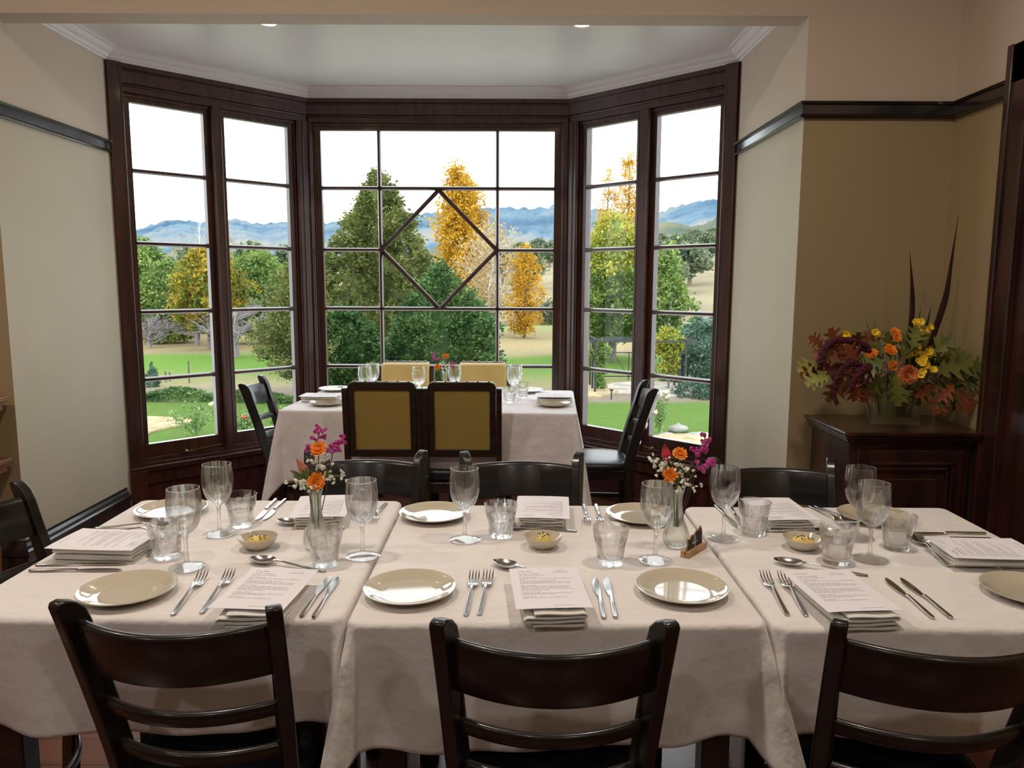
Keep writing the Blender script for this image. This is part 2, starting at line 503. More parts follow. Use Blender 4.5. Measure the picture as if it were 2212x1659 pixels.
def muntin_v(m, x, z0, z1, w=.026):
    m.extrude([(x - w / 2, .066), (x - w / 2, .050), (x - .006, .036), (x + .006, .036), (x + w / 2, .050), (x + w / 2, .066)], 'z', z0, z1)


def muntin_h(m, x0, x1, z, w=.026):
    m.extrude([(.066, z - w / 2), (.050, z - w / 2), (.036, z - .006), (.036, z + .006), (.050, z + w / 2), (.066, z + w / 2)], 'x', x0, x1)


def window(n, org, rz, L, panes, outer=None, mv=(), diamond=False, stay=None):
    root = sroot('window_%d' % n, (org[0], org[1], 0), R(rz))
    # casing: head, sill, jambs
    m = MB()
    m.box(0, L, .0, .14, 2.47, 2.57); m.box(0, L, .012, .14, 2.425, 2.47)
    m.box(0, L, -.012, .02, 2.545, 2.57)
    hbead(m, 0, L, .002, 2.535); hbead(m, 0, L, .010, 2.462, .008); hbead(m, 0, L, .016, 2.428, .005)
    m.box(0, L, .03, .14, 2.405, 2.425)
    m.box(0, L, -.028, .14, .315, .345); m.box(0, L, -.010, .14, .345, .362); m.box(0, L, .02, .14, .362, .385)
    hbead(m, 0, L, -.024, .338, .009)
    m.box(0, L, .0, .05, .235, .315)
    fr = m.build('window_casing', M_WINWOOD, root, smooth=40, bevel=.002)
    m = MB()
    xl = panes[0][0] - .036; xr = panes[-1][1] + .036
    lc, rc = xl, L - xr
    m.box(0, xl - .018, .0, .14, .345, 2.43); m.box(xl - .018, xl, .028, .14, .362, 2.43)
    m.box(xr + .018, L, .0, .14, .345, 2.43); m.box(xr, xr + .018, .028, .14, .362, 2.43)
    bead(m, xl - .018, .012, .36, 2.43, .008); bead(m, xr + .018, .012, .36, 2.43, .008)
    bead(m, max(.01, xl - .045), .0, .36, 2.43, .006); bead(m, min(L - .01, xr + .045), .0, .36, 2.43, .006)
    if outer == 'l':
        m.box(0, .075, -.022, .02, .32, 2.57); m.box(-.002, .082, -.030, .02, 0, .32); bead(m, .068, -.018, .32, 2.5, .008)
    if outer == 'r':
        m.box(L - .075, L, -.022, .02, .32, 2.57); m.box(L - .082, L + .002, -.030, .02, 0, .32); bead(m, L - .068, -.018, .32, 2.5, .008)
    for a, b in zip(panes[:-1], panes[1:]):
        c0, c1 = a[1] + .036, b[0] - .036
        if c1 - c0 < .012: c0, c1 = (c0 + c1) / 2 - .012, (c0 + c1) / 2 + .012
        m.box(c0, c1, .004, .14, .362, 2.43); bead(m, c0 + .004, .006, .37, 2.425, .006); bead(m, c1 - .004, .006, .37, 2.425, .006)
    m.build('window_jamb', M_WINWOOD, root, smooth=40, bevel=.002)
    for (a, b) in panes:
        m = MB()
        m.box(a - .036, a, .040, .082, .385, 2.42); m.box(b, b + .036, .040, .082, .385, 2.42)
        m.box(a, b, .040, .082, .385, ZB); m.box(a, b, .040, .082, ZT, 2.42)
        hs = MUNT
        if mv:
            for z in (MUNT[0], MUNT[2], MUNT[3]): muntin_h(m, a, b, z)
            muntin_h(m, a, mv[0], MUNT[1]); muntin_h(m, mv[1], b, MUNT[1])
            for x in mv: muntin_v(m, x, ZB, ZT)
            c = (mv[0] + mv[1]) / 2; zc = MUNT[1]
            hx = (mv[1] - mv[0]) / 2 - .005; hz_ = (MUNT[0] - MUNT[2]) / 2 - .005
            P = [(c, zc + hz_), (c + hx, zc), (c, zc - hz_), (c - hx, zc)]
            for k in range(4):
                p, q = P[k], P[(k + 1) % 4]
                d = Vector((q[0] - p[0], q[1] - p[1])).normalized(); nx, nz_ = -d.y * .013, d.x * .013
                m.add([(p[0] - nx, .066, p[1] - nz_), (p[0] + nx, .066, p[1] + nz_), (q[0] + nx, .066, q[1] + nz_), (q[0] - nx, .066, q[1] - nz_),
                       (p[0] - nx, .048, p[1] - nz_), (p[0] + nx, .048, p[1] + nz_), (q[0] + nx, .048, q[1] + nz_), (q[0] - nx, .048, q[1] - nz_),
                       (p[0], .037, p[1]), (q[0], .037, q[1])],
                      [(0, 1, 2, 3), (0, 4, 8, 5, 1), (3, 2, 6, 9, 7), (4, 7, 9, 8), (5, 8, 9, 6), (0, 3, 7, 4), (1, 5, 6, 2)])
        else:
            for z in MUNT: muntin_h(m, a, b, z)
        s = m.build('sash', M_WINWOOD, root, smooth=30, bevel=.0015)
        g = MB(); g.box(a - .004, b + .004, .056, .060, ZB - .004, ZT + .004)
        g.build('glass_pane', M_PANE, s, smooth=0)
    if stay:
        x0, x1 = stay
        m = MB(); m.bar((x0, .018, .392), (x1, .034, .400), .012, .006); m.ball((x0, .016, .394), .011)
        for k in range(7): m.ball((x0 + (x1 - x0) * (k + 1) / 8, .02 + .012 * k / 7, .402), .0035, 6, 4)
        m.bar((x0 - .02, .02, .388), (x0 + .05, .02, .388), .02, .004)
        m.build('casement_stay', M_BRASS, root, smooth=40)
    # panelled dado under the sill
    m = MB()
    m.box(0, L, .03, .14, 0, .235); m.box(0, L, .008, .03, 0, .05)
    d = m.build('dado_panel', M_DADO, root, smooth=0, bevel=.002)
    return root


LS = sqrt(2) * (YC - YB)
window(1, (XL, YB), 45, LS, [(.125, .538), (.664, 1.081)], outer='l', stay=(.33, .56))
window(2, (XCL, YC), 0, XCR - XCL, [(.071, 1.597)], mv=(.449, 1.225))
window(3, (XCR, YC), -45, sqrt(2) * (YC - YB), [(.118, .510), (.654, 1.069)], outer='r', stay=(.70, .50))
# corner posts closing the wedges between the panels, and the wall over the heads
for k, (cx, cy, a1, a2) in enumerate([(XCL, YC, 135, 90), (XCR, YC, 90, 45), (XL, YB, 180, 135), (XR, YB, 45, 0)]):
    m = MB(); e = .02
    pts = [(cx, cy + .012)] if k < 2 else [(cx, cy)]
    for a in (a1, (a1 + a2) / 2, a2): pts.append((cx + .15 * cos(R(a)), cy + .15 * sin(R(a))))
    m.extrude(pts, 'z', 0, 2.63)
    struct(m.build('trim_%d' % (4 + k), M_WINWOOD, smooth=0))
m = MB()
for (p, q) in (((XL, YB), (XCL, YC)), ((XCL, YC), (XCR, YC)), ((XCR, YC), (XR, YB))):
    d = Vector((q[0] - p[0], q[1] - p[1])).normalized(); nn = Vector((-d.y, d.x)) * .2
    m.extrude([p, q, (q[0] + nn.x, q[1] + nn.y), (p[0] + nn.x, p[1] + nn.y)], 'z', 2.571, 2.7)
struct(m.build('wall_over_windows', M_CORN, smooth=0))

# door in the right side wall: deep dark casing and a panelled leaf
root = sroot('door_1', (0, 0, 0))
m = MB()
m.box(XS - .035, XS + .02, 2.80, 2.93, 0, 2.26); m.box(XS - .045, XS - .03, 2.80, 2.82, 0, 2.24); m.box(XS - .045, XS - .03, 2.90, 2.93, 0, 2.26)
m.box(XS - .035, XS + .02, 1.82, 2.93, 2.12, 2.26); m.box(XS - .035, XS + .02, 1.82, 1.95, 0, 2.26)
m.build('door_casing', M_CAB, root, smooth=0, bevel=.004)
m = MB()
m.box(XS - .02, XS + .01, 1.95, 2.80, 0.01, 2.12)
for z0, z1 in ((.2, .95), (1.1, 1.98)):
    for y0, y1 in ((2.05, 2.33), (2.43, 2.71)):
        m.box(XS - .028, XS - .015, y0, y1, z0, z1)
lf = m.build('door_leaf', M_CAB, root, smooth=0, bevel=.006)
m = MB(); m.ball((XS - .06, 2.02, 1.02), .026, 12, 8); m.tube([(XS - .02, 2.02, 1.02), (XS - .06, 2.02, 1.02)], .009)
m.build('door_knob', M_BRASS, lf)

# recessed lamps
for i, (lx, ly) in enumerate(BAY_LAMPS):
    t = thing('ceiling_downlight', 'small glowing recessed downlight in the bay ceiling, the %s of the two' % ('left', 'right')[i], 'light', (lx, ly, 2.63), 0, 'downlights in the bay ceiling')
    m = MB(); m.lathe([(.038, -.001), (.052, -.001), (.054, -.006), (.038, -.006)], 28, closed=True); m.build('trim_ring', M_LAMPRING, t)
    m = MB(); m.lathe([(0, -.012), (.02, -.011), (.036, -.003), (.036, -.001), (0, -.001)], 24); m.build('lamp', M_BULB, t)
for i, (lx, ly) in enumerate(UNSEEN_ROOM_LAMPS):
    t = thing('ceiling_downlight', 'unseen recessed downlight in the dining room ceiling', 'light', (lx, ly, 3.0), 0, 'unseen downlights in the room ceiling')
    m = MB(); m.lathe([(.075, -.001), (.1, -.001), (.1, -.008), (.075, -.008)], 28, closed=True); m.build('trim_ring', M_LAMPRING, t)
# ------------------------------------------------------------------ furniture
TZ = 0.752


def cloth(name, label, x0, x1, y0, y1, over, loc=(0, 0), rz=0, clampL=False, clampR=False, seed=0, mt=None, group=None, flare=.02, ripple=.006, corner=.075, fcl=0.05, fcr=0.05):
    rnd = random.Random(seed)
    rc = .028; ztop = TZ
    cen = [((x1 - rc, y1 - rc), 0), ((x0 + rc, y1 - rc), 90), ((x0 + rc, y0 + rc), 180), ((x1 - rc, y0 + rc), 270)]
    per = []
    ph = [rnd.uniform(0, 6.28) for _ in range(8)]
    NA, NS = 22, 40
    for ci, ((cx, cy), a0) in enumerate(cen):
        for k in range(NA):
            a = a0 + 90 * k / (NA - 1); t = k / (NA - 1)
            u = sin(pi * t)
            Lh = over / max(cos(R(90 * t)), sin(R(90 * t)), .708)
            per.append((cx, cy, R(a), rc, Lh, u, a))
        nx = cen[(ci + 1) % 4][0]; an = a0 + 90
        for k in range(1, NS):
            t = k / NS
            px = cx + (nx[0] - cx) * t; py = cy + (nx[1] - cy) * t
            per.append((px, py, R(an), rc, over, 0.0, an + 1000 * min(t, 1 - t)))
    n = len(per)
    rows = []
    heights = [0, .25, .6, 1.0]
    rb = .012
    M_ = 26
    vs = []
    # arc length for ripples
    s = [0]
    for k in range(1, n):
        a = per[k]; b = per[k - 1]
        s.append(s[-1] + math.hypot(a[0] + cos(a[2]) * .1 - b[0] - cos(b[2]) * .1, a[1] + sin(a[2]) * .1 - b[1] - sin(b[2]) * .1))
    rings = []
    for j in range(5):
        th = pi / 2 * j / 4
        rings.append(('e', rb * (sin(th) - 1), rb * (1 - cos(th))))
    for j in range(1, M_ + 1): rings.append(('d', j / M_, 0))
    for kind, p, q in rings:
        for k, (cx, cy, a, r, Lh, u, an) in enumerate(per):
            dx, dy = cos(a), sin(a)
            if kind == 'e':
                off = p; z = ztop - q
            else:
                t = p; drop = rb + (Lh - rb) * t
                side = 1.0
                dist = min(abs(cx - x0), abs(cx - x1), 9) if abs(dy) > .7 else min(abs(cy - y0), abs(cy - y1))
                near = math.exp(-((dist) / .10) ** 2) if u == 0 else 1
                off = flare * t * (.45 + .25 * sin(s[k] * 5.3 + ph[0]) + .2 * sin(s[k] * 9.1 + ph[1])) + ripple * t * sin(s[k] * 23 + ph[2]) * (1 + .6 * sin(s[k] * 7 + ph[3]))
                # corner cone stands out, the cloth either side tucks in
                off += corner * (u ** 2.2) * (t ** .9)
                if u == 0:
                    g = math.exp(-((dist - .075) / .05) ** 2)
                    off -= .022 * g * t
                    off += .014 * math.exp(-((dist - .19) / .05) ** 2) * t
                if clampL and dx < -.02: dx *= fcl if (u > 0 and dy < 0) else .05
                if clampR and dx > .02: dx *= fcr if (u > 0 and dy < 0) else .05
                z = ztop - drop + .010 * sin(s[k] * 6 + ph[4]) * t
            vs.append((cx + cos(a) * r + dx * off if kind == 'd' else cx + cos(a) * (r + off), cy + sin(a) * r + dy * off if kind == 'd' else cy + sin(a) * (r + off), z))
    fs = []
    nr = len(rings)
    for j in range(nr - 1):
        for k in range(n):
            k2 = (k + 1) % n
            fs.append((j * n + k, (j + 1) * n + k, (j + 1) * n + k2, j * n + k2))
    fs.append(tuple(range(n)))
    m = MB(); m.add(vs, fs)
    o = m.build(name, mt or M_CLOTH, smooth=60)
    o.location = (loc[0], loc[1], 0); o.rotation_euler = (0, 0, rz)
    sd = o.modifiers.new('thickness', 'SOLIDIFY'); sd.thickness = .0012; sd.offset = -1
    tag(o, label, 'tablecloth', group)
    return o


def table(label, x0, x1, y0, y1, loc=(0, 0), rz=0, group=None):
    t = thing('dining_table', label, 'table', (loc[0], loc[1], 0), rz, group)
    m = MB(); m.box(x0 + .02, x1 - .02, y0 + .02, y1 - .02, .718, .747); m.build('tabletop', M_FRAME, t, smooth=0, bevel=.004)
    m = MB()
    m.box(x0 + .06, x1 - .06, y0 + .06, y0 + .08, .64, .718); m.box(x0 + .06, x1 - .06, y1 - .08, y1 - .06, .64, .718)
    m.box(x0 + .06, x0 + .08, y0 + .08, y1 - .08, .64, .718); m.box(x1 - .08, x1 - .06, y0 + .08, y1 - .08, .64, .718)
    m.build('apron', M_FRAME, t, smooth=0)
    for x in (x0 + .08, x1 - .08):
        for y in (y0 + .08, y1 - .08):
            m = MB(); m.box(x - .028, x + .028, y - .028, y + .028, 0, .718); m.build('leg', M_FRAME, t, smooth=0, bevel=.004)
    return t


G = 'front row of joined tables'
FT = [(-1.11, -.327, 1.415, 2.245), (-.319, .497, 1.400, 2.203), (.505, 1.272, 1.385, 2.195)]
NM = ['left', 'middle', 'right']
for i, (x0, x1, y0, y1) in enumerate(FT):
    table('dark dining table hidden under the %s cloth of the front row' % NM[i], x0, x1, y0, y1, group=G)
cloth('tablecloth', 'white cloth on the left table of the front row', *FT[0], .222, clampR=True, seed=3, corner=.10, fcr=.15, group='front tablecloths')
cloth('tablecloth', 'white cloth on the middle table of the front row, draped between two others', *FT[1], .250, clampL=True, clampR=True, seed=5, group='front tablecloths', corner=.14, fcl=.5, fcr=.7)
cloth('tablecloth', 'white cloth on the right table of the front row', *FT[2], .222, clampL=True, seed=8, corner=.09, fcl=.1, group='front tablecloths')
BT = (-.765, .765, -.43, .43)
table('dark dining table in the bay under a long white cloth', *BT, loc=(-.412, 4.26), rz=R(-3))
cloth('tablecloth', 'white cloth falling in folds over the table in the bay', *BT, .385, loc=(-.412, 4.26), rz=R(-3), seed=11, mt=M_CLOTHB, flare=.06, ripple=.010, corner=.11)


# ladder-back chair; faces +y, origin on the floor under the seat
def arc_rail(m, w, z0, z1, yb, bow, th, tilt=0.0, n=18):
    vs = []; fs = []
    hh = z1 - z0; r = min(th * .5, hh * .42)
    sec = [(-th / 2, .002), (-th / 2 + .002, 0), (th / 2 - .002, 0), (th / 2, .002)] + [(r * cos(pi * q / 8) * th / 2 / r, hh - r + r * sin(pi * q / 8)) for q in range(9)]
    k = len(sec)
    for i in range(n + 1):
        x = -w + 2 * w * i / n
        y = yb - bow * (1 - (x / w) ** 2)
        for (a, b) in sec: vs.append((x, y + a - tilt * b, z0 + b))
    for i in range(n):
        for j in range(k):
            j2 = (j + 1) % k
            fs.append((i * k + j, i * k + j2, (i + 1) * k + j2, (i + 1) * k + j))
    fs.append(tuple(range(k))); fs.append(tuple(n * k + j for j in range(k)))
    m.add(vs, fs)


def ladder_chair():
    t = thing('ladder_back_chair', '', 'chair')
    def ypost(z): return -.185 - .125 * max(0, (z - .44) / .425) ** 1.15 if z > .44 else -.185 - .03 * (1 - z / .44)
    for sgn in (-1, 1):
        m = MB()
        zs = [0, .15, .30, .44, .52, .60, .68, .76, .81]
        hw = [.022, .022, .023, .024, .024, .024, .024, .024, .024]
        out = [(ypost(z) - h, z) for z, h in zip(zs, hw)]
        top = [(ypost(.855) - .024, .855), (ypost(.865) - .018, .864), (ypost(.865) - .006, .866), (ypost(.85) + .010, .858), (ypost(.83) + .021, .842), (ypost(.81) + .026, .815)]
        inn = [(ypost(z) + h, z) for z, h in zip(zs, hw)][::-1][1:]
        poly = out + top + inn
        m.extrude(poly, 'x', -.0135, .0135)
        V2 = []
        for (x, y, z) in m.v:
            yc = ypost(z); a = R(24) * sgn
            dx, dy = x, y - yc
            xx = dx * cos(a) - dy * sin(a); yy = dx * sin(a) + dy * cos(a)
            spl = .158 + .022 * max(0, (z - .44) / .42)
            V2.append((xx + sgn * spl, yy + yc, z))
        m.v = V2
        m.build('leg', M_CHAIR, t, smooth=35, bevel=.0035)
    for sgn in (-1, 1):
        m = MB()
        a, b = .019, .014
        xb, yb = sgn * .175, .185
        m.add([(xb - b, yb - b, 0), (xb + b, yb - b, 0), (xb + b, yb + b, 0), (xb - b, yb + b, 0), (xb - a, yb - a, .42), (xb + a, yb - a, .42), (xb + a, yb + a, .42), (xb - a, yb + a, .42)],
              [(0, 3, 2, 1), (4, 5, 6, 7), (0, 1, 5, 4), (1, 2, 6, 5), (2, 3, 7, 6), (3, 0, 4, 7)])
        m.build('leg', M_CHAIR, t, smooth=0, bevel=.003)
    for z0, z1, bow, th, w in ((.722, .826, .062, .024, .172), (.628, .658, .056, .022, .167), (.530, .560, .050, .022, .163)):
        m = MB(); arc_rail(m, w, z0, z1, ypost(z0) + .002, bow, th, tilt=.30)
        m.build('back_rail', M_CHAIR, t, smooth=50)
    m = MB()
    m.box(-.165, .165, .172, .196, .37, .425)
    for s in (-1, 1): m.bar((s * .158, -.17, .397), (s * .172, .18, .397), .022, .055)
    m.bar((-.15, -.19, .397), (.15, -.19, .397), .02, .055)
    m.build('seat_frame', M_CHAIR, t, smooth=0, bevel=.003)
    m = MB()
    def sq(r, z, a, k):
        c, s_ = abs(cos(a)), abs(sin(a))
        q = 1 / (c ** 4 + s_ ** 4) ** .25
        return r * q
    m.lathe([(0, .425), (.175, .425), (.193, .432), (.199, .445), (.195, .458), (.178, .467), (.12, .472), (0, .474)], 48, fn=sq)
    m.build('seat', M_SEAT, t, smooth=60)
    for s in (-1, 1):
        m = MB(); m.bar((s * .16, -.205, .20), (s * .174, .185, .20), .016, .026)
        m.build('side_stretcher', M_CHAIR, t, smooth=0, bevel=.003)
    m = MB(); arc_rail(m, .165, .135, .160, -.195, -.07, .018); m.build('curved_stretcher', M_CHAIR, t, smooth=50)
    m = MB(); arc_rail(m, .165, .135, .160, .185, .10, .018); m.build('curved_stretcher', M_CHAIR, t, smooth=50)
    return t


def place(o, x, y, rz, label, group):
    o.location = (x, y, 0); o.rotation_euler = (0, 0, R(rz)); o['label'] = label; o['group'] = group
    return o


LC = ladder_chair()
GN = 'ladder-back chairs along the near side of the front tables'
place(LC, -.566, 1.548, -2.5, 'dark ladder-back chair pushed up to the left front table, its back toward us', GN)
GF = 'ladder-back chairs along the far side of the front tables'
CH = [(.072, 1.488, -.5, 'dark ladder-back chair in the middle foreground, whole curved back in view', GN),
      (.728, 1.482, -3, 'dark ladder-back chair in the right foreground, cut off by the picture edge', GN),
      (-.470, 2.110, 180, 'dark ladder-back chair on the far side behind the left flower vase', GF),
      (.032, 2.095, 180, 'dark ladder-back chair on the far side of the front tables, in the middle', GF),
      (.808, 2.020, 180, 'dark ladder-back chair on the far side before the mahogany cabinet', GF),
      (-1.02, 1.84, -90, 'dark ladder-back chair at the left end of the front tables', 'ladder-back chairs at the table ends'),
      (-1.135, 4.25, -88, 'dark ladder-back chair at the left end of the bay table by the window', 'ladder-back chairs at the table ends'),
      (.432, 4.12, 88, 'dark ladder-back chair at the right end of the bay table by the window', 'ladder-back chairs at the table ends')]
for x, y, rz, lab, g in CH: dup(LC, lab, (x, y, 0), R(rz), g)


def gold_chair():
    t = thing('upholstered_chair', '', 'chair')
    H = .925
    def yb(z): return -.20 - .05 * max(0, (z - .45) / .45)
    for s in (-1, 1):
        m = MB(); pts = [(s * .180, -.19, 0), (s * .180, yb(.45), .45), (s * .180, yb(.9), .895)]
        for a, b in zip(pts[:-1], pts[1:]): m.bar(a, b, .028, .045)
        m.build('leg', M_FRAME, t, smooth=0, bevel=.004)
        m = MB(); m.bar((s * .178, .20, 0), (s * .178, .20, .41), .036, .036); m.build('leg', M_FRAME, t, smooth=0, bevel=.004)
    # back frame with rounded top corners
    m = MB(); w = .165
    def outline(w, z0, z1, r):
        P = [(-w, z0), (w, z0)]
        for k in range(7): a = pi / 2 * k / 6; P.append((w - r + r * cos(a), z1 - r + r * sin(a)))
        for k in range(7): a = pi / 2 + pi / 2 * k / 6; P.append((-w + r + r * cos(a), z1 - r + r * sin(a)))
        return P
    O = outline(w, .545, H, .03); I = outline(w - .03, .585, H - .042, .012)
    n = len(O); vs = []; fs = []
    for P, y in ((O, -.019), (I, -.019), (O, .012), (I, .012)):
        for (x, z) in P: vs.append((x, yb(z) + y, z))
    for k in range(n):
        j = (k + 1) % n
        fs += [(k, j, n + j, n + k), (2 * n + k, 3 * n + k, 3 * n + j, 2 * n + j), (k, 2 * n + k, 2 * n + j, j), (n + k, n + j, 3 * n + j, 3 * n + k)]
    m.add(vs, fs)
    m.build('back_frame', M_FRAME, t, smooth=40, bevel=.004)
    m = MB(); P = outline(w - .028, .583, H - .04, .012); k = len(P)
    m.add([(x, yb(z) - .010, z) for x, z in P] + [(x, yb(z) + .01, z) for x, z in P], [tuple(range(k)), tuple(range(2 * k - 1, k - 1, -1))] + [(i, (i + 1) % k, k + (i + 1) % k, k + i) for i in range(k)])
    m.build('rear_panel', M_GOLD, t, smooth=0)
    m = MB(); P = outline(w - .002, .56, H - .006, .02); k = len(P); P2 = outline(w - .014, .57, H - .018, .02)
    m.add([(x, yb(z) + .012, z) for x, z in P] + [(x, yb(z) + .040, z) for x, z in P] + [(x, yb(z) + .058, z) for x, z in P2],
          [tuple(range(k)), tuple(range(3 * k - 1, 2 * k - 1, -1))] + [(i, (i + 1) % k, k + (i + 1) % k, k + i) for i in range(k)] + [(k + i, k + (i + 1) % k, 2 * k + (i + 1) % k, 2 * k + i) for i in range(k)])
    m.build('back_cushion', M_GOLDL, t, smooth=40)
    m = MB()
    for i in range(6): m.ball((-w + .035 + i * (2 * w - .07) / 5, yb(H) - .004, H + .001), .006, 8, 5)
    m.build('upholstery_stud', M_BRASS, t)
    m = MB(); m.box(-.19, .19, -.19, .215, .35, .405); m.build('seat_frame', M_FRAME, t, smooth=0, bevel=.004)
    m = MB(); m.box(-.195, .195, -.17, .225, .405, .465); m.build('seat', M_SEAT, t, smooth=40, bevel=.02, seg=4)
    m = MB()
    for s in (-1, 1): m.bar((s * .18, -.19, .16), (s * .178, .20, .16), .018, .03)
    m.bar((-.18, .0, .16), (.18, 0, .16), .018, .03)
    m.build('stretcher', M_FRAME, t, smooth=0)
    return t


GC = gold_chair()
place(GC, -.632, 3.95, 0, 'wood-framed chair with mustard back panel, left of the pair nearest us at the bay table', 'mustard upholstered chairs at the bay table')
for x, y, rz, lab in [(-.243, 3.95, 0, 'wood-framed chair with mustard back panel, right of the pair nearest us at the bay table'),
                      (-.690, 4.73, 180, 'mustard upholstered chair against the window, left of the small flower vase'),
                      (-.190, 4.73, 180, 'mustard upholstered chair against the window, right of the small flower vase')]:
    g = dup(GC, lab, (x, y, 0), R(rz), 'mustard upholstered chairs at the bay table')
    if y > 4.5: g.scale = (.95, 1, .965)

# cabinet in the nook
t = thing('cabinet', 'dark mahogany cabinet with a panelled door standing in the right nook', 'cabinet', (0, 0, 0))
cx0, cx1, cy0, cy1 = 1.305, 1.775, 2.92, 3.292
m = MB(); m.box(cx0, cx1, cy0, cy1, .06, .80); m.box(cx0 - .012, cx1 + .012, cy0 - .012, cy1, 0, .07); m.build('body', M_CAB, t, smooth=0, bevel=.004)
m = MB(); m.box(1.270, 1.812, 2.882, 3.296, .822, .840); m.box(1.280, 1.802, 2.892, 3.294, .808, .822); m.box(1.290, 1.792, 2.902, 3.294, .795, .808)
m.build('cabinet_top', M_CAB, t, smooth=0, bevel=.005, seg=3)
m = MB()
m.box(cx0 + .03, cx1 - .03, cy0 - .016, cy0, .10, .765)
for (a, b, c, d_, e) in ((.065, .065, .15, .72, -.022), (.085, .085, .17, .70, -.008)):
    x0, x1 = cx0 + a, cx1 - b; w = .014
    yy = cy0 - .016
    m.box(x0, x1, yy - .008, yy, d_ - w, d_); m.box(x0, x1, yy - .008, yy, c, c + w); m.box(x0, x0 + w, yy - .008, yy, c, d_); m.box(x1 - w, x1, yy - .008, yy, c, d_)
m.box(cx0 + .13, cx1 - .13, cy0 - .026, cy0 - .016, .21, .655)
dr = m.build('door', M_CAB, t, smooth=0, bevel=.003)
m = MB(); m.ball((cx0 + .05, cy0 - .03, .45), .011, 10, 6); m.build('knob', M_BRASS, dr)
# honey coloured stand beside the left wall
t = thing('side_stand', 'honey wood stand with two shelves cut off by the left picture edge', 'stand', (0, 0, 0))
for z in (.885, .615):
    m = MB(); m.box(-2.84, -2.182, 2.92, 3.29, z, z + .022); m.box(-2.83, -2.20, 2.935, 3.28, z - .04, z); m.build('shelf', M_SHELF, t, smooth=0, bevel=.004)
for x in (-2.26, -2.78):
    for y in (2.96, 3.25):
        m = MB(); m.lathe([(.012, 0), (.020, .05), (.014, .1), (.022, .3), (.014, .34), (.022, .38), (.018, .575), (.02, .60)], 14, ctr=(x, y, 0))
        m.box(x - .02, x + .02, y - .02, y + .02, .575, .86); m.build('leg', M_SHELF, t, smooth=50)
# ------------------------------------------------------------------ tableware
def wine_glass():
    t = thing('wine_glass', '', 'wine glass')
    m = MB()
    w = .0011
    bowl = [(.0055, .080), (.012, .0825), (.020, .088), (.028, .098), (.034, .112), (.0375, .128), (.0385, .142), (.0380, .158), (.0368, .172), (.0355, .1855)]
    inner = [(max(0, r - w), z + (.0012 if i < 3 else 0)) for i, (r, z) in enumerate(bowl)]
    prof = [(0, 0), (.030, .0003), (.0405, .0004), (.0415, .0012), (.0405, .0022), (.026, .0042), (.014, .0072), (.0075, .012), (.0052, .020), (.0044, .035), (.0042, .050), (.0046, .065), (.0058, .074), (.0075, .0785)]
    prof += bowl[1:] + [(.0353, .1866), (.0345, .1868), (.0339, .1862), (.0340, .1850)] + inner[::-1][1:-1] + [(0, .0835)]
    m.lathe(prof, 40)
    m.build('bowl_and_stem', M_GLASS, t, smooth=60)
    return t


def tumbler():
    t = thing('water_tumbler', '', 'glass')
    m = MB(); N = 10
    outer = [(.0290, .0), (.0305, .0015), (.0312, .010), (.0325, .022), (.0340, .034), (.0352, .044), (.0362, .050), (.0372, .054), (.0383, .057), (.0392, .062), (.0408, .074), (.0425, .087)]
    inner = [(.0413, .0875), (.0396, .074), (.0375, .057), (.0345, .040), (.0310, .022), (.028, .0155), (.020, .0125), (0, .0118)]
    ko = len(outer)
    def fn(r, z, a, k):
        if k <= ko and .001 < z < .0615:
            la = ((a / (2 * pi) * N) % 1 - .5) * 2 * pi / N
            dep = .0018 if z < .045 else .0018 * max(0, 1 - ((z - .045) / .0165) ** 2)
            return min(r, (r - dep) / cos(la) if dep > 0 else r)
        return r
    m.lathe([(0, .0)] + outer + inner, 80, fn=fn)
    m.build('faceted_body', M_TUMB, t, smooth=28)
    return t


def plate():
    t = thing('side_plate', '', 'plate')
    m = MB()
    m.lathe([(0, .0045), (.050, .0045), (.062, .0055), (.074, .0095), (.086, .0150), (.0945, .0175), (.0965, .0178), (.0970, .0165), (.095, .0150), (.086, .0115), (.070, .0045), (.058, .001), (.054, .0), (.050, .0), (.050, .0015), (0, .0015)], 72)
    m.build('plate_body', M_PLATE, t, smooth=50)
    return t


def dish():
    t = thing('butter_dish', '', 'dish')
    m = MB()
    m.lathe([(0, .004), (.018, .005), (.030, .011), (.040, .020), (.0455, .0285), (.0465, .0295), (.0475, .0285), (.046, .024), (.038, .012), (.026, .002), (.022, 0), (.018, 0), (.018, .0015), (0, .0015)], 56)
    m.build('dish_body', M_PLATE, t, smooth=50)
    return t


def strip(m, secs, th, y=0.0):
    vs = []; fs = []
    for (x, w, z) in secs:
        vs += [(x, y - w / 2, z), (x, y + w / 2, z), (x, y + w / 2 * .8, z + th), (x, y - w / 2 * .8, z + th)]
    n = len(secs)
    for i in range(n - 1):
        for j in range(4):
            j2 = (j + 1) % 4
            fs.append((i * 4 + j, i * 4 + j2, (i + 1) * 4 + j2, (i + 1) * 4 + j))
    fs += [(0, 1, 2, 3), tuple((n - 1) * 4 + j for j in (3, 2, 1, 0))]
    m.add(vs, fs)


HND = [(0, .005, .001), (.002, .009, .001), (.006, .0112, .001), (.03, .0112, .002), (.06, .0095, .0045), (.09, .0075, .0075), (.112, .0062, .010)]


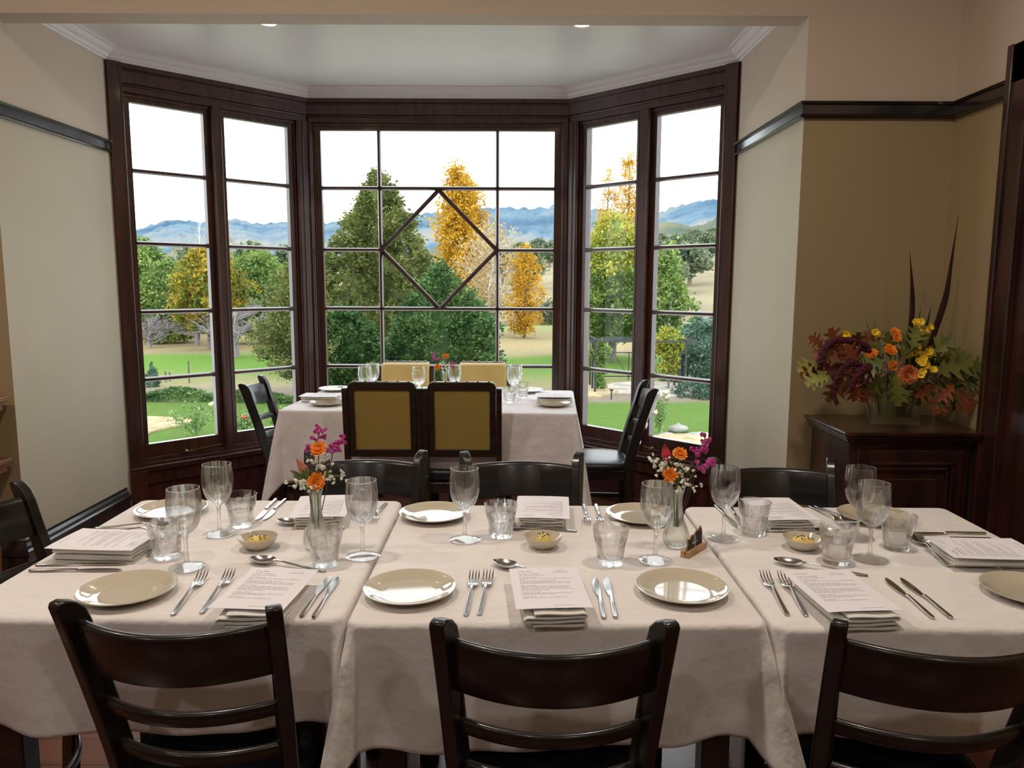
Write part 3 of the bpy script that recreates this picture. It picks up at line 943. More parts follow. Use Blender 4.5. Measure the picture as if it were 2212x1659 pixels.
def knife():
    t = thing('table_knife', '', 'knife')
    m = MB(); strip(m, [(x, w * .95, z * .35 + .0005) for x, w, z in HND[:6]] + [(.108, .009, .0025)], .0045); m.build('handle', M_STEEL, t, smooth=50, bevel=.001)
    m = MB()
    P = [(.106, .0045), (.115, .0065), (.135, .0098), (.155, .0108), (.175, .0105), (.192, .008), (.203, .0035), (.208, .0)]
    poly = [(x, w) for x, w in P] + [(x, -w * .55) for x, w in P[::-1][1:]]
    m.extrude(poly, 'z', .0022, .0040)
    m.build('blade', M_STEEL, t, smooth=0, bevel=.0006)
    return t


def fork():
    t = thing('table_fork', '', 'fork')
    m = MB(); strip(m, HND + [(.124, .0062, .0105), (.133, .009, .009)], .0028); m.build('handle', M_STEEL, t, smooth=50, bevel=.0008)
    m = MB()
    strip(m, [(.131, .0085, .0092), (.138, .015, .0070), (.145, .0215, .0052), (.153, .0250, .0042), (.158, .0255, .0040)], .0020)
    for k in range(4):
        y = (-1.5 + k) * .0068
        strip(m, [(.157, .0044, .0040), (.168, .0040, .0042), (.180, .0036, .0062), (.192, .0032, .0105), (.203, .0016, .0165)], .0020, y=y)
    m.build('tines', M_STEEL, t, smooth=50, bevel=.0004)
    return t


def spoon():
    t = thing('dessert_spoon', '', 'spoon')
    m = MB(); strip(m, HND + [(.128, .0062, .0105), (.138, .010, .0100)], .0026); m.build('handle', M_STEEL, t, smooth=50, bevel=.0008)
    m = MB(); vs = []; fs = []; NR, NA = 7, 28
    cx, a, b = .168, .034, .0215
    for side in (0, 1):
        for i in range(NR):
            rho = (i + 1) / NR if i < NR else 1
            for k in range(NA):
                an = 2 * pi * k / NA
                sh = 1 + .10 * cos(an)
                vs.append((cx + a * rho * cos(an), b * rho * sin(an) / sh, .0015 + .0100 * rho ** 2.2 - (side * .0012)))
        c = len(vs); vs.append((cx, 0, .0015 - side * .0012))
        base = side * (NR * NA + 1)
        for i in range(NR - 1):
            for k in range(NA):
                k2 = (k + 1) % NA
                fs.append((base + i * NA + k, base + i * NA + k2, base + (i + 1) * NA + k2, base + (i + 1) * NA + k))
        for k in range(NA): fs.append((c, base + (k + 1) % NA, base + k))
    o1 = (NR - 1) * NA; o2 = (NR * NA + 1) + (NR - 1) * NA
    for k in range(NA): k2 = (k + 1) % NA; fs.append((o1 + k, o1 + k2, o2 + k2, o2 + k))
    m.add(vs, fs); m.build('bowl', M_STEEL, t, smooth=60)
    return t


def napkin(seed=0):
    rnd = random.Random(seed)
    t = thing('folded_napkin', '', 'napkin')
    m = MB(); w = .054; th = .0040; gap = .0078; path = []
    z = th / 2 + .0006; L = 4
    for k in range(L):
        x0, x1 = (-w, w) if k % 2 == 0 else (w, -w)
        a = rnd.uniform(-.004, .004)
        if k == 0: x0 = -w + .012
        if k == L - 1: x1 = x1 * .72
        for i in range(13):
            u = i / 12
            path.append((x0 + (x1 - x0) * u, z + .0010 * sin(pi * u * 2 + k)))
        if k < L - 1:
            sg = 1 if x1 > 0 else -1
            for i in range(1, 8):
                an = -pi / 2 + pi * i / 8
                path.append((x1 + sg * (gap / 2 + .002) * cos(an), z + gap / 2 + gap / 2 * sin(an)))
        z += gap
    n = len(path)
    ys = [-.095, -.093, -.06, 0, .06, .093, .095]
    rows = []
    for j, y in enumerate(ys):
        sh = 1 if 0 < j < 6 else .995
        for side in (1, -1):
            for i, (x, z) in enumerate(path):
                p, q = path[max(0, i - 1)], path[min(n - 1, i + 1)]
                dx, dz = q[0] - p[0], q[1] - p[1]; l = math.hypot(dx, dz) or 1
                rows.append((x - dz / l * th / 2 * side * (1 if 0 < j < 6 else .6) + .0012 * sin(y * 40 + z * 300), y, z + dx / l * th / 2 * side * (1 if 0 < j < 6 else .6)))
    fs = []; B = 2 * n
    ring = list(range(n)) + list(range(2 * n - 1, n - 1, -1))
    for j in range(len(ys) - 1):
        for k in range(len(ring)):
            a, b = ring[k], ring[(k + 1) % len(ring)]
            fs.append((j * B + a, j * B + b, (j + 1) * B + b, (j + 1) * B + a))
    for j in (0, len(ys) - 1):
        for i in range(n - 1): fs.append((j * B + i, j * B + i + 1, j * B + n + i + 1, j * B + n + i))
    m.add(rows, fs); m.build('folded_cloth', M_NAP, t, smooth=60)
    return t


def text_mesh(txt, size, x, y, z):
    c = bpy.data.curves.new('lettering', 'FONT'); c.body = txt; c.size = size
    o = bpy.data.objects.new('lettering', c); COL.objects.link(o)
    bpy.context.view_layer.update()
    me = bpy.data.meshes.new_from_object(o.evaluated_get(bpy.context.evaluated_depsgraph_get()))
    vs = [(v.co.x + x, v.co.y + y, z) for v in me.vertices]; fs = [tuple(p.vertices) for p in me.polygons]
    bpy.data.objects.remove(o); bpy.data.curves.remove(c); bpy.data.meshes.remove(me)
    return vs, fs


def menu(seed=0):
    rnd = random.Random(5)
    t = thing('menu', '', 'menu')
    m = MB(); W2, H2 = .074, .105
    N = 10; vs = []; fs = []
    def zz(x, y): return .0006 - .0012 * abs(x / W2) ** 3 + .0015 * (y / H2) ** 2
    for s in (0, 1):
        for j in range(N + 1):
            for i in range(N + 1):
                x = -W2 + 2 * W2 * i / N; y = -H2 + 2 * H2 * j / N
                vs.append((x, y, zz(x, y) - s * .0004))
    q = (N + 1) ** 2
    for s in (0, 1):
        for j in range(N):
            for i in range(N):
                a = s * q + j * (N + 1) + i
                fs.append((a, a + 1, a + N + 2, a + N + 1))
    for i in range(N):
        for a, b in ((i, i + 1), (N * (N + 1) + i, N * (N + 1) + i + 1), (i * (N + 1), (i + 1) * (N + 1)), (i * (N + 1) + N, (i + 1) * (N + 1) + N)):
            fs.append((a, b, q + b, q + a))
    m.add(vs, fs); sh = m.build('paper_sheet', M_PAPER, t, smooth=40)
    m = MB()
    def lift(v): return [(x, y, zz(x, y) + .00025) for x, y, z in v]
    for txt, sz, x, y in (('5 May 2024', .0062, -.056, .083), ('autumn luncheon', .0064, -.056, .070)):
        v, f = text_mesh(txt, sz, x, y, 0); m.add(lift(v), f)
    def words(y, x0, x1, h=.0012):
        x = x0
        while x < x1:
            w = rnd.uniform(.003, .011); e = min(x + w, x1)
            m.add(lift([(x, y, 0), (e, y, 0), (e, y + h, 0), (x, y + h, 0)]), [(0, 1, 2, 3)])
            x = e + .0018
    y = .062
    for ln in [(-.056, .0), None, (-.056, -.02), (-.056, .055), (-.056, -.045), (-.056, .02), (-.056, .05), (-.056, .048), None, (-.056, -.025), (-.056, .045), (-.056, .038), (-.056, .05), (-.056, .0), None, (-.056, -.02), (-.056, .046), (-.056, .01), None, (-.056, -.03), (-.056, .03)]:
        if ln: words(y, ln[0], ln[1])
        y -= .0062 if ln else .004
    # emblem: a fine arc over a small skyline on a base line
    P = []
    for k in range(15):
        a = pi * k / 14; P.append((.034 + .017 * cos(a), .079 + .012 * sin(a)))
    for p, q2 in zip(P[:-1], P[1:]):
        m.add(lift([(p[0], p[1], 0), (q2[0], q2[1], 0), (q2[0], q2[1] + .0004, 0), (p[0], p[1] + .0004, 0)]), [(0, 1, 2, 3)])
    m.add(lift([(.017, .0775, 0), (.051, .0775, 0), (.051, .0786, 0), (.017, .0786, 0)]), [(0, 1, 2, 3)])
    sk = [(.024, 0), (.028, .001), (.030, .0045), (.032, .002), (.036, .004), (.040, .0025), (.044, .0035), (.046, 0)]
    for p, q2 in zip(sk[:-1], sk[1:]):
        m.add(lift([(p[0], .0805 + p[1], 0), (q2[0], .0805 + q2[1], 0), (q2[0], .0812 + q2[1], 0), (p[0], .0812 + p[1], 0)]), [(0, 1, 2, 3)])
    words(-.092, .0, .04, .0009)
    m.build('printed_text', M_INK, t, smooth=0)
    return t


WG, TB, PL, DI, KN, FK, SP = wine_glass(), tumbler(), plate(), dish(), knife(), fork(), spoon()
NPK, MN = napkin(2), menu()
_used = set()


def put(proto, x, y, z, rz, label, group):
    if proto.name not in _used:
        _used.add(proto.name)
        proto.location = (x, y, z); proto.rotation_euler = (0, 0, R(rz)); proto['label'] = label; proto['group'] = group
        return proto
    return dup(proto, label, (x, y, z), R(rz), group)


TS = TZ + .0008
for (x, y), lab in zip([(-.7991, 1.533), (-.213, 1.5437), (.3604, 1.5543), (1.0935, 1.5441), (-.9583, 2.1011), (-.2151, 2.0755), (.3587, 2.0699), (1.0076, 2.0696)],
                       ['beige side plate on the near left, just above the left foreground chair',
                        'beige side plate on the near middle table, left of the fork pair',
                        'beige side plate at the right seam, nearest the table number',
                        'beige side plate on the near right, cut off by the right picture edge',
                        'beige side plate at the far left corner, seen through a wine glass',
                        'beige side plate on the far side of the middle table, left one',
                        'beige side plate behind the right flower vase',
                        'beige side plate on the far side of the right table, behind two wine glasses']):
    put(PL, x, y, TS, random.uniform(0, 360), lab, 'side plates on the front tables')
for (x, y), lab in zip([(-.9843, 4.0509), (-1.0691, 4.5935), (.2224, 4.049), (.0889, 4.5649), (-.4914, 4.0155)],
                       ['side plate on the bay table, front left corner', 'side plate on the bay table, back left, beyond the menu', 'side plate on the bay table, front right corner before the stacked menus',
                        'side plate on the bay table, back right behind the tumblers', 'side plate on the bay table glimpsed between the two near mustard chairs']):
    put(PL, x, y, TS, 0, lab, 'side plates on the bay table')
for (x, y), lab in zip([(-.7404, 1.6858), (-.7538, 1.9202), (-.3534, 1.7618), (-.1184, 1.8842), (.3385, 1.7416), (.5426, 1.9026), (.8889, 1.9103), (.8501, 1.7562)],
                       ['empty wine glass nearest the left end, in front of the far left plate', 'empty wine glass on the left table standing tallest beside the far left tumbler',
                        'empty wine glass on the left table by its right seam, right of the flower vase', 'empty wine glass on the middle table before the far left plate',
                        'empty wine glass on the middle table just left of the right flower vase', 'empty wine glass right of the right flower vase, on the right table',
                        'empty wine glass on the right table, the farther of the overlapping pair', 'empty wine glass on the right table, the nearer of the overlapping pair']):
    put(WG, x, y, TS, 0, lab, 'wine glasses on the front tables')
for (x, y), lab in zip([(-.8154, 4.233), (-.8031, 4.4066), (-.5168, 4.2436), (-.3249, 4.3233), (.0086, 4.2385), (.0221, 4.3859)],
                       ['leftmost wine glass on the bay table', 'wine glass on the bay table, behind the leftmost one', 'wine glass on the bay table above the left near chair corner',
                        'wine glass on the bay table just right of its flower vase', 'wine glass on the bay table above the tumblers, the front one', 'wine glass on the bay table above the tumblers, the hidden rear one']):
    put(WG, x, y, TS, 0, lab, 'wine glasses on the bay table')
for k, ((x, y), lab) in enumerate(zip([(-.8164, 1.7568), (-.723, 1.9932), (-.4308, 1.7124), (-.0272, 1.9177), (.2307, 1.7253), (.6326, 1.9441), (.763, 1.737), (.9526, 1.8344)],
                       ['faceted tumbler at the left end beside the menu stack', 'faceted tumbler on the left table, far side, by the two bright knives', 'faceted tumbler in front of the left flower vase',
                        'faceted tumbler on the middle table, far side, left of the upright menu', 'faceted tumbler on the middle table, near side, right of the butter dish', 'faceted tumbler on the right table, far side, left of the menu',
                        'faceted tumbler on the right table beside the butter dish', 'faceted tumbler farthest right, beside the spoon'])):
    put(TB, x, y, TS, k * 11, lab, 'tumblers on the front tables')
put(TB, -.0148, 4.1487, TS, 5, 'faceted tumbler on the bay table, the left one', 'tumblers on the bay table')
put(TB, .0584, 4.3387, TS, 15, 'faceted tumbler on the bay table, the right one behind the plate side', 'tumblers on the bay table')
BUT = []
for k, ((x, y), lab) in enumerate(zip([(-.6217, 1.8201), (.0783, 1.8347), (.719, 1.8318)], ['on the left table', 'on the middle table', 'on the right table'])):
    put(DI, x, y, TS, 0, 'small beige dish holding butter ' + lab, 'butter dishes')
    rnd = random.Random(k)
    b = thing('butter', 'yellow whipped butter sprinkled with dark flakes in the dish ' + lab, 'butter', (x, y, TS + .006), R([12, 0, -22][k]), 'butter portions')
    sx, sy, sz = [(1.35, .85, .72), (.95, .95, .95), (1.45, .8, .7)][k]
    m = MB()
    n1, n2 = 20, 12; prof = [(.019 * sin(pi * i / n2), -.019 * cos(pi * i / n2)) for i in range(n2 + 1)]; prof[0] = (0, -.019); prof[-1] = (0, .019)
    def fb(r, z, a, kk): return r * (1 + .07 * sin(3 * a + z * 90 + k) + .05 * sin(5 * a - z * 140))
    m.M = Matrix.Translation((0, 0, .012)) @ Matrix.Diagonal((sx, sy, sz, 1)); m.lathe(prof, n1, fn=fb)
    m.build('butter_curl', M_BUTTER, b, smooth=70)
    m = MB()
    for _ in range(34):
        a = rnd.uniform(0, 6.28); r = rnd.uniform(0, .8) ** .6
        px, py = .019 * sx * r * cos(a), .019 * sy * r * sin(a); pz = .012 + .019 * sz * sqrt(max(0, 1 - r * r * .93))
        m.M = Matrix.Translation((px, py, pz)) @ Euler((rnd.uniform(-.6, .6), rnd.uniform(-.6, .6), rnd.uniform(0, 3))).to_matrix().to_4x4()
        m.box(-.0017, .0017, -.0006, .0006, 0, .0012)
    fl = m.build('flakes', M_FLAKE, b, smooth=0); fl['kind'] = 'stuff'
for (x, y), lab in (((-.8041, 4.75), 'small dish on the bay table before the left window chair'), ((-.3029, 4.60), 'small dish on the bay table before the right window chair')):
    put(DI, x, y - .12, TS, 0, lab, 'butter dishes')


def cut(proto, lst, grp, L):
    for (x, y, ang, ln), lab in lst:
        hx = x - cos(R(ang)) * ln / 2; hy = y - sin(R(ang)) * ln / 2
        put(proto, hx, hy, TS, ang, lab, grp)


cut(KN, [((-.9914, 1.697, 2.7, .199), 'knife at the left end of the tables, the one nearer the menu stack'), ((-.986, 1.66, 1.4, .196), 'knife at the left end of the tables, the one nearer the plate'),
         ((-.7019, 2.1308, -87.7, .219), 'bright knife on the far side of the left table, left of its pair'), ((-.678, 2.127, -90.3, .227), 'bright knife on the far side of the left table, right of its pair'),
         ((-.4039, 1.5277, 87.2, .208), 'knife near the left table seam, left of its pair'), ((-.382, 1.5249, 88.8, .208), 'knife near the left table seam, right of its pair'),
         ((.1839, 1.5224, 88.1, .203), 'bluish shining knife right of the middle menu, left of its pair'), ((.2073, 1.5237, 87.7, .201), 'bluish shining knife right of the middle menu, right of its pair'),
         ((-.0417, 2.0992, -87.3, .208), 'knife seen through the far middle tumbler, left of its pair'), ((-.0176, 2.0995, -88.3, .208), 'knife seen through the far middle tumbler, right of its pair'),
         ((.6002, 2.0941, -89.5, .206), 'knife on the far right table, left of its pair by the wine glass'), ((.6305, 2.1051, -96.0, .206), 'knife on the far side of the right table, right of its pair by the tumbler'),
         ((1.1471, 1.9448, -179.9, .19), 'dark knife at the right end behind the menu stack, the farther one'), ((1.136, 1.9014, -179.3, .186), 'dark knife at the right end, its tip showing beside the menu stack'),
         ((.826, 1.5245, 88.2, .196), 'knife right of the near right menu, left of its pair'), ((.8611, 1.5248, 89.0, .196), 'knife right of the near right menu, right of its pair')], 'knives laid on the front tables', .2)
cut(FK, [((-1.0119, 1.9713, 5, .18), 'fork at the left end behind the menu stack, the farther one'), ((-.9976, 1.9328, 7, .18), 'fork at the left end behind the menu stack, the nearer one'),
         ((-.3753, 2.1147, -93.2, .19), 'fork on the far side of the left table by the seam'), ((-.406, 2.1245, -92.6, .19), 'fork on the far side of the left table, seen through a wine glass'),
         ((-.6721, 1.5514, 95, .247), 'fork right of the near left plate, left of its pair'), ((-.6168, 1.5539, 94, .234), 'fork touching the near left menu, right of its pair'),
         ((-.0837, 1.557, 87.7, .251), 'fork left of the middle menu, left of its pair'), ((-.055, 1.5569, 86.4, .243), 'fork left of the middle menu, right of its pair'),
         ((.2085, 2.1059, -92.2, .19), 'fork on the far side of the middle table, left of its pair'), ((.2442, 2.1059, -92.3, .19), 'fork on the far side of the middle table, right of its pair'),
         ((.8885, 2.0996, -80.9, .19), 'fork on the far side of the right table, left of its pair'), ((.908, 2.101, -79.5, .19), 'fork on the far side of the right table, right of its pair'),
         ((1.1448, 1.7067, 174.7, .20), 'fork at the right end in front of the menu stack, tines pointing left'), ((1.1971, 1.6574, 175.8, .20), 'fork at the right end just behind the cut off plate'),
         ((.5548, 1.5599, 84.7, .243), 'fork left of the near right menu, left of its pair'), ((.5918, 1.5549, 84.1, .239), 'fork left of the near right menu, right of its pair')], 'forks laid on the front tables', .2)
cut(SP, [((-.8769, 1.8544, 98.9, .21), 'spoon at the left end seen through the tumbler'), ((-.5408, 1.9882, 164.1, .21), 'spoon with a shining bowl behind the left butter dish, passing the vase'),
         ((-.5179, 1.6957, 161.6, .21), 'spoon tucked behind the near left menu, its bowl showing'), ((.0833, 1.9644, 171.5, .18), 'spoon between the far middle menu and the butter dish'),
         ((.040, 1.655, 143, .20), 'spoon tucked under the near middle menu, its bowl tip showing'), ((.7576, 1.9487, -7.2, .20), 'spoon behind the right butter dish, handle toward the left'),
         ((.7109, 1.6869, 155.9, .19), 'spoon tucked behind the near right menu'), ((1.0245, 1.8154, 82, .22), 'spoon farthest right, lying between the tumbler and the menu stack')], 'spoons laid on the front tables', .2)

MZ = [('at the left end of the front tables', -.9746, 1.785, -93.5), ('behind the left flower vase', -.5247, 2.0665, 186.6), ('on the near side of the left table', -.4966, 1.4903, -4.4),
      ('on the far side of the middle table', .0855, 2.0657, 176.6), ('on the near side of the middle table', .0761, 1.4999, 4), ('on the far side of the right table', .7355, 2.0585, 183),
      ('on the near side of the right table', .6654, 1.4927, 4), ('at the right end of the front tables', 1.1126, 1.7467, 87)]
for k, (lab, x, y, rz) in enumerate(MZ):
    c, s_ = cos(R(rz)), sin(R(rz))
    off = -.022 if k in (2, 4, 6) else .0
    nz_ = rz if k not in (2,) else rz + 6
    put(NPK, x - s_ * off, y + c * off, TS, nz_, 'folded white napkin under the menu ' + lab, 'folded napkins')
    o = put(MN, x, y, TS + .0325, rz, 'white printed menu card ' + lab, 'menus on the front tables')
for lab, x, y, rz in (('at the left of the bay table', -1.05, 4.19, -93), ('at the right of the bay table', .235, 4.21, 87)):
    put(NPK, x, y, TS, rz, 'folded napkin under the menu ' + lab, 'folded napkins')
    put(MN, x, y, TS + .0325, rz, 'white printed menu card ' + lab, 'menus on the bay table')

# table number
t = thing('table_number', 'small blackboard table number 4 slotted in a light wood holder', 'table number', (.4442, 1.8017, TS), R(51))
m = MB(); m.box(-.050, .050, -.011, -.0015, 0, .014); m.box(-.050, .050, .0015, .011, 0, .014); m.box(-.050, .050, -.0015, .0015, 0, .006); m.build('holder', M_PINE, t, smooth=0, bevel=.001)
m = MB()
P = [(-.040, .006), (.040, .006), (.042, .020), (.038, .030), (.041, .040), (.037, .052), (.030, .060), (.018, .052), (.012, .056), (-.004, .046), (-.018, .048), (-.030, .040), (-.041, .044), (-.038, .030), (-.042, .020)]
m.extrude(P, 'y', -.0014, .0014); bd = m.build('board', M_PINE, t, smooth=0)
m = MB(); m.extrude([(x * .93, .006 + (z - .006) * .93) for x, z in P], 'y', -.0019, -.0013); m.build('slate_face', M_SLATE, bd, smooth=0)
m = MB()
for a, b in (((-.002, .044), (-.012, .024)), ((-.012, .024), (.010, .027)), ((.003, .040), (-.001, .012))):
    m.bar((a[0], -.0021, a[1]), (b[0], -.0021, b[1]), .0006, .0016)
m.build('numeral', M_CHALK, bd, smooth=0)
# ------------------------------------------------------------------ flowers
def bez(p0, p1, p2, n=10):
    p0, p1, p2 = Vector(p0), Vector(p1), Vector(p2)
    return [p0 * (1 - t) ** 2 + p1 * 2 * t * (1 - t) + p2 * t * t for t in [i / n for i in range(n + 1)]]


def blade_leaf(m, pts, w, nrm=(0, -1, 0), fold=.15, prof=None):
    """pointed leaf following pts, with a folded midrib"""
    pts = [Vector(p) for p in pts]; n = len(pts); nv = Vector(nrm).normalized(); vs = []; fs = []
    for i, p in enumerate(pts):
        t = i / (n - 1)
        d = (pts[min(i + 1, n - 1)] - pts[max(i - 1, 0)]).normalized()
        s = d.cross(nv)
        if s.length < .05: s = d.cross(Vector((1, 0, 0)))
        s.normalize(); up = s.cross(d)
        ww = w * (prof(t) if prof else sin(pi * min(1, t * .93 + .07)) ** .8)
        vs += [p - s * ww + up * ww * fold, p, p + s * ww + up * ww * fold]
    for i in range(n - 1):
        a = i * 3
        fs += [(a, a + 1, a + 4, a + 3), (a + 1, a + 2, a + 5, a + 4)]
    m.add(vs, fs)


def oak_leaf(m, base, d, size, nrm=(0, -1, 0), curl=.2):
    base = Vector(base); d = Vector(d).normalized(); nv = Vector(nrm); s = d.cross(nv)
    if s.length < .05: s = Vector((1, 0, 0))
    s.normalize(); up = s.cross(d).normalized()
    T = [(0, .03), (.10, .05), (.18, .22), (.25, .30), (.30, .12), (.36, .10), (.44, .36), (.52, .48), (.56, .18), (.62, .12), (.70, .34), (.78, .40), (.80, .15), (.86, .10), (.93, .16), (1, .0)]
    vs = []; fs = []
    for t, w in T:
        c = base + d * (t * size) + up * (-curl * size * t * t)
        lead = d * (w * size * .30)
        vs += [c - s * (w * size) + lead + up * (w * size * .2), c, c + s * (w * size) + lead + up * (w * size * .2)]
    for i in range(len(T) - 1):
        a = i * 3; fs += [(a, a + 1, a + 4, a + 3), (a + 1, a + 2, a + 5, a + 4)]
    m.add(vs, fs)


def frame_to(d):
    return Vector(d).normalized().to_track_quat('Z', 'Y').to_matrix().to_4x4()


def daisy(name, label, head, foot, ctrl, r=.020, up=(0, -.5, 1), mp=None, mc=None, group=None, cat='flower', stem=M_STEM, rows=((18, 1.0, .25), (16, .78, .5), (12, .55, .85))):
    head = Vector(head)
    t = thing(name, label, cat, tuple(foot), 0, group)
    F = Vector(foot); rnd = random.Random(int(abs(head.x) * 1e4))
    m = MB(); m.tube([p - F for p in bez(foot, ctrl, head)], [.0016] * 11, 6); m.build('stem', stem, t)
    m = MB(); base = Matrix.Translation(head - F) @ frame_to(up)
    for (n, rr, tilt) in rows:
        for k in range(n):
            a = 2 * pi * k / n + rnd.uniform(-.12, .12); l = r * rr * rnd.uniform(.9, 1.08)
            dx, dy = cos(a), sin(a); tl = tilt + rnd.uniform(-.1, .1)
            pts = [base @ Vector((dx * l * u * cos(tl * u * .9), dy * l * u * cos(tl * u * .9), l * u * sin(tl))) for u in (.12, .4, .7, .9, 1.0)]
            blade_leaf(m, pts, r * .17, nrm=base.to_3x3() @ Vector((0, 0, 1)), fold=.1, prof=lambda u: (.5, .85, 1, .85, .35)[min(4, int(u * 4.01))])
    m.build('petals', mp or M_ORANGE, t, smooth=60)
    m = MB(); m.M = base; m.ball((0, 0, r * .12), r * .34, 12, 8, sc=(1, 1, .55)); m.M = base; m.lathe([(0, -r * .3), (r * .3, -r * .2), (r * .38, 0), (.001, 0)], 12)
    m.build('flower_centre', mc or M_ORANGEC, t)
    return t


def gyp(label, foot, tips, seed, group='baby\'s breath sprigs'):
    rnd = random.Random(seed)
    t = thing('babys_breath_sprig', label, 'flower', tuple(foot), 0, group); F = Vector(foot)
    m = MB(); mm = MB(); hub = sum((Vector(p) for p in tips), Vector()) / len(tips); hub = hub * .6 + (F + Vector((0, 0, .14))) * .4
    m.tube([p - F for p in bez(F, F + Vector((0, 0, .09)), hub)], .0008, 5)
    for tp in tips:
        tp = Vector(tp); m.tube([hub - F, (hub + tp) / 2 - F + Vector((0, 0, -.004)), tp - F], .0006, 4)
        for k in range(6):
            q = tp + Vector((rnd.gauss(0, .010), rnd.gauss(0, .008), rnd.gauss(0, .009)))
            m.tube([tp - F, q - F], .0004, 3)
            r = rnd.uniform(.0028, .0052)
            c = q - F
            for j in range(5):
                e = Vector((rnd.uniform(-1, 1), rnd.uniform(-1, 1), rnd.uniform(-1, 1))) * r * .55
                mm.ball(c + e, r * .62, 6, 5)
    m.build('stem', M_STEM, t); o = mm.build('blossoms', M_WHITEF, t, smooth=80)
    return t


def spike(label, foot, p0, p1, seed, group='magenta flower spikes', mt=M_MAG, n=16, name='magenta_flower_spike'):
    rnd = random.Random(seed)
    t = thing(name, label, 'flower', tuple(foot), 0, group); F = Vector(foot); p0 = Vector(p0); p1 = Vector(p1)
    m = MB(); m.tube([p - F for p in bez(F, F * .3 + p0 * .7 - Vector((0, 0, .02)), p0)] + [p1 - F], [.0013] * 11 + [.0008], 6)
    ax = (p1 - p0).normalized()
    for k in range(10):
        c = p0 * .55 + F * .0 + p1 * .45 - ax * (p1 - p0).length * (.9 + .08 * k); m.ball(c - F + Vector((rnd.gauss(0, .002), rnd.gauss(0, .002), 0)), .0028, 6, 4, sc=(1, 1, 1.6))
    m.build('stem', M_PLUM, t)
    m = MB()
    for k in range(n):
        u = k / n; c = p0.lerp(p1, u); sd = Vector((rnd.uniform(-1, 1), rnd.uniform(-1, .6), rnd.uniform(-.2, .6)))
        sd = (sd - ax * sd.dot(ax)).normalized(); rr = .016 * (1 - .55 * u)
        tip = c + sd * rr + ax * .006
        m.tube([c - F, tip - F], [.0012, .0028], 6)
        for j in range(4):
            e = (sd + Vector((rnd.uniform(-1, 1), rnd.uniform(-1, 1), rnd.uniform(-1, 1))) * .8).normalized()
            m.ball(tip - F + e * .0045, .0050 * (1 - .35 * u), 7, 5, sc=(1, .45, .9))
    m.build('florets', mt, t, smooth=80)
    return t


def protea(label, foot, base, tip, mt, seed, group=None):
    t = thing('protea_bud', label, 'flower', tuple(foot), 0, group); F = Vector(foot); base = Vector(base); tip = Vector(tip)
    m = MB(); m.tube([p - F for p in bez(F, F * .3 + base * .7 - Vector((0, 0, .03)), base)], .002, 6); m.build('stem', M_STEM, t)
    m = MB(); ax = tip - base; A = Matrix.Translation(base - F) @ frame_to(ax); L = ax.length; rnd = random.Random(seed)
    for rr, n, ll in ((.3, 5, 1.0), (.6, 7, .95), (1, 8, .85)):
        for k in range(n):
            a = 2 * pi * k / n + rr * 2; w = .011 * rr
            pts = [A @ Vector((cos(a) * w * q, sin(a) * w * q, L * u * ll)) for u, q in ((0, .4), (.25, 1), (.55, 1.05), (.8, .7), (1, .25 + .5 * rr * rnd.random()))]
            blade_leaf(m, pts, .0062, nrm=A.to_3x3() @ Vector((cos(a), sin(a), 0)), fold=-.3)
    m.build('bracts', mt, t, smooth=60)
    return t


def leaf_sprig(label, foot, hub, leaves, mt=M_LEAF, w=.006, group=None):
    t = thing('leaf_sprig', label, 'leaves', tuple(foot), 0, group); F = Vector(foot); hub = Vector(hub)
    m = MB(); m.tube([p - F for p in bez(F, F * .4 + hub * .6, hub)], .0015, 6); m.build('stem', M_STEM, t)
    m = MB()
    for tp in leaves:
        tp = Vector(tp); blade_leaf(m, [p - F for p in bez(hub, hub.lerp(tp, .5) + Vector((0, 0, .01)), tp, 6)], w)
    m.build('leaves', mt, t, smooth=60)
    return t


def bud_vase():
    t = thing('bud_vase', '', 'vase')
    m = MB(); nr = 18
    outer = [(0, .0), (.018, .0), (.026, .002), (.0310, .010), (.0325, .020), (.0315, .032), (.0275, .046), (.0215, .060), (.0165, .074), (.0135, .090), (.0125, .106), (.0130, .122), (.0150, .136), (.0178, .146)]
    inner = [(.0165, .1465), (.0138, .136), (.0118, .122), (.0113, .106), (.0122, .090), (.015, .074), (.020, .060), (.026, .046), (.030, .032), (.0308, .020), (.029, .011), (.022, .006), (0, .005)]
    ko = len(outer)
    def fn(r, z, a, k):
        if k < ko and .006 < z < .142: return r * (1 + .028 * cos(nr * a + z * 14))
        return r
    m.lathe(outer + inner, 108, fn=fn)
    m.build('ribbed_body', M_VASEGL, t, smooth=60)
    return t


BV = bud_vase()
V1, V2, V3 = (-.4785, 1.825), (.4094, 1.8452), (-.3824, 4.3485)
put(BV, *V1, TS, 0, 'ribbed clear glass bud vase of flowers on the left front table', 'bud vases')
put(BV, *V2, TS, 0, 'ribbed clear glass bud vase of flowers beside the table number', 'bud vases')
put(BV, *V3, TS, 0, 'ribbed clear glass bud vase of flowers on the bay table', 'bud vases')


def ft(v, dx=0, dy=0, z=.05): return (v[0] + dx, v[1] + dy, TZ + z)


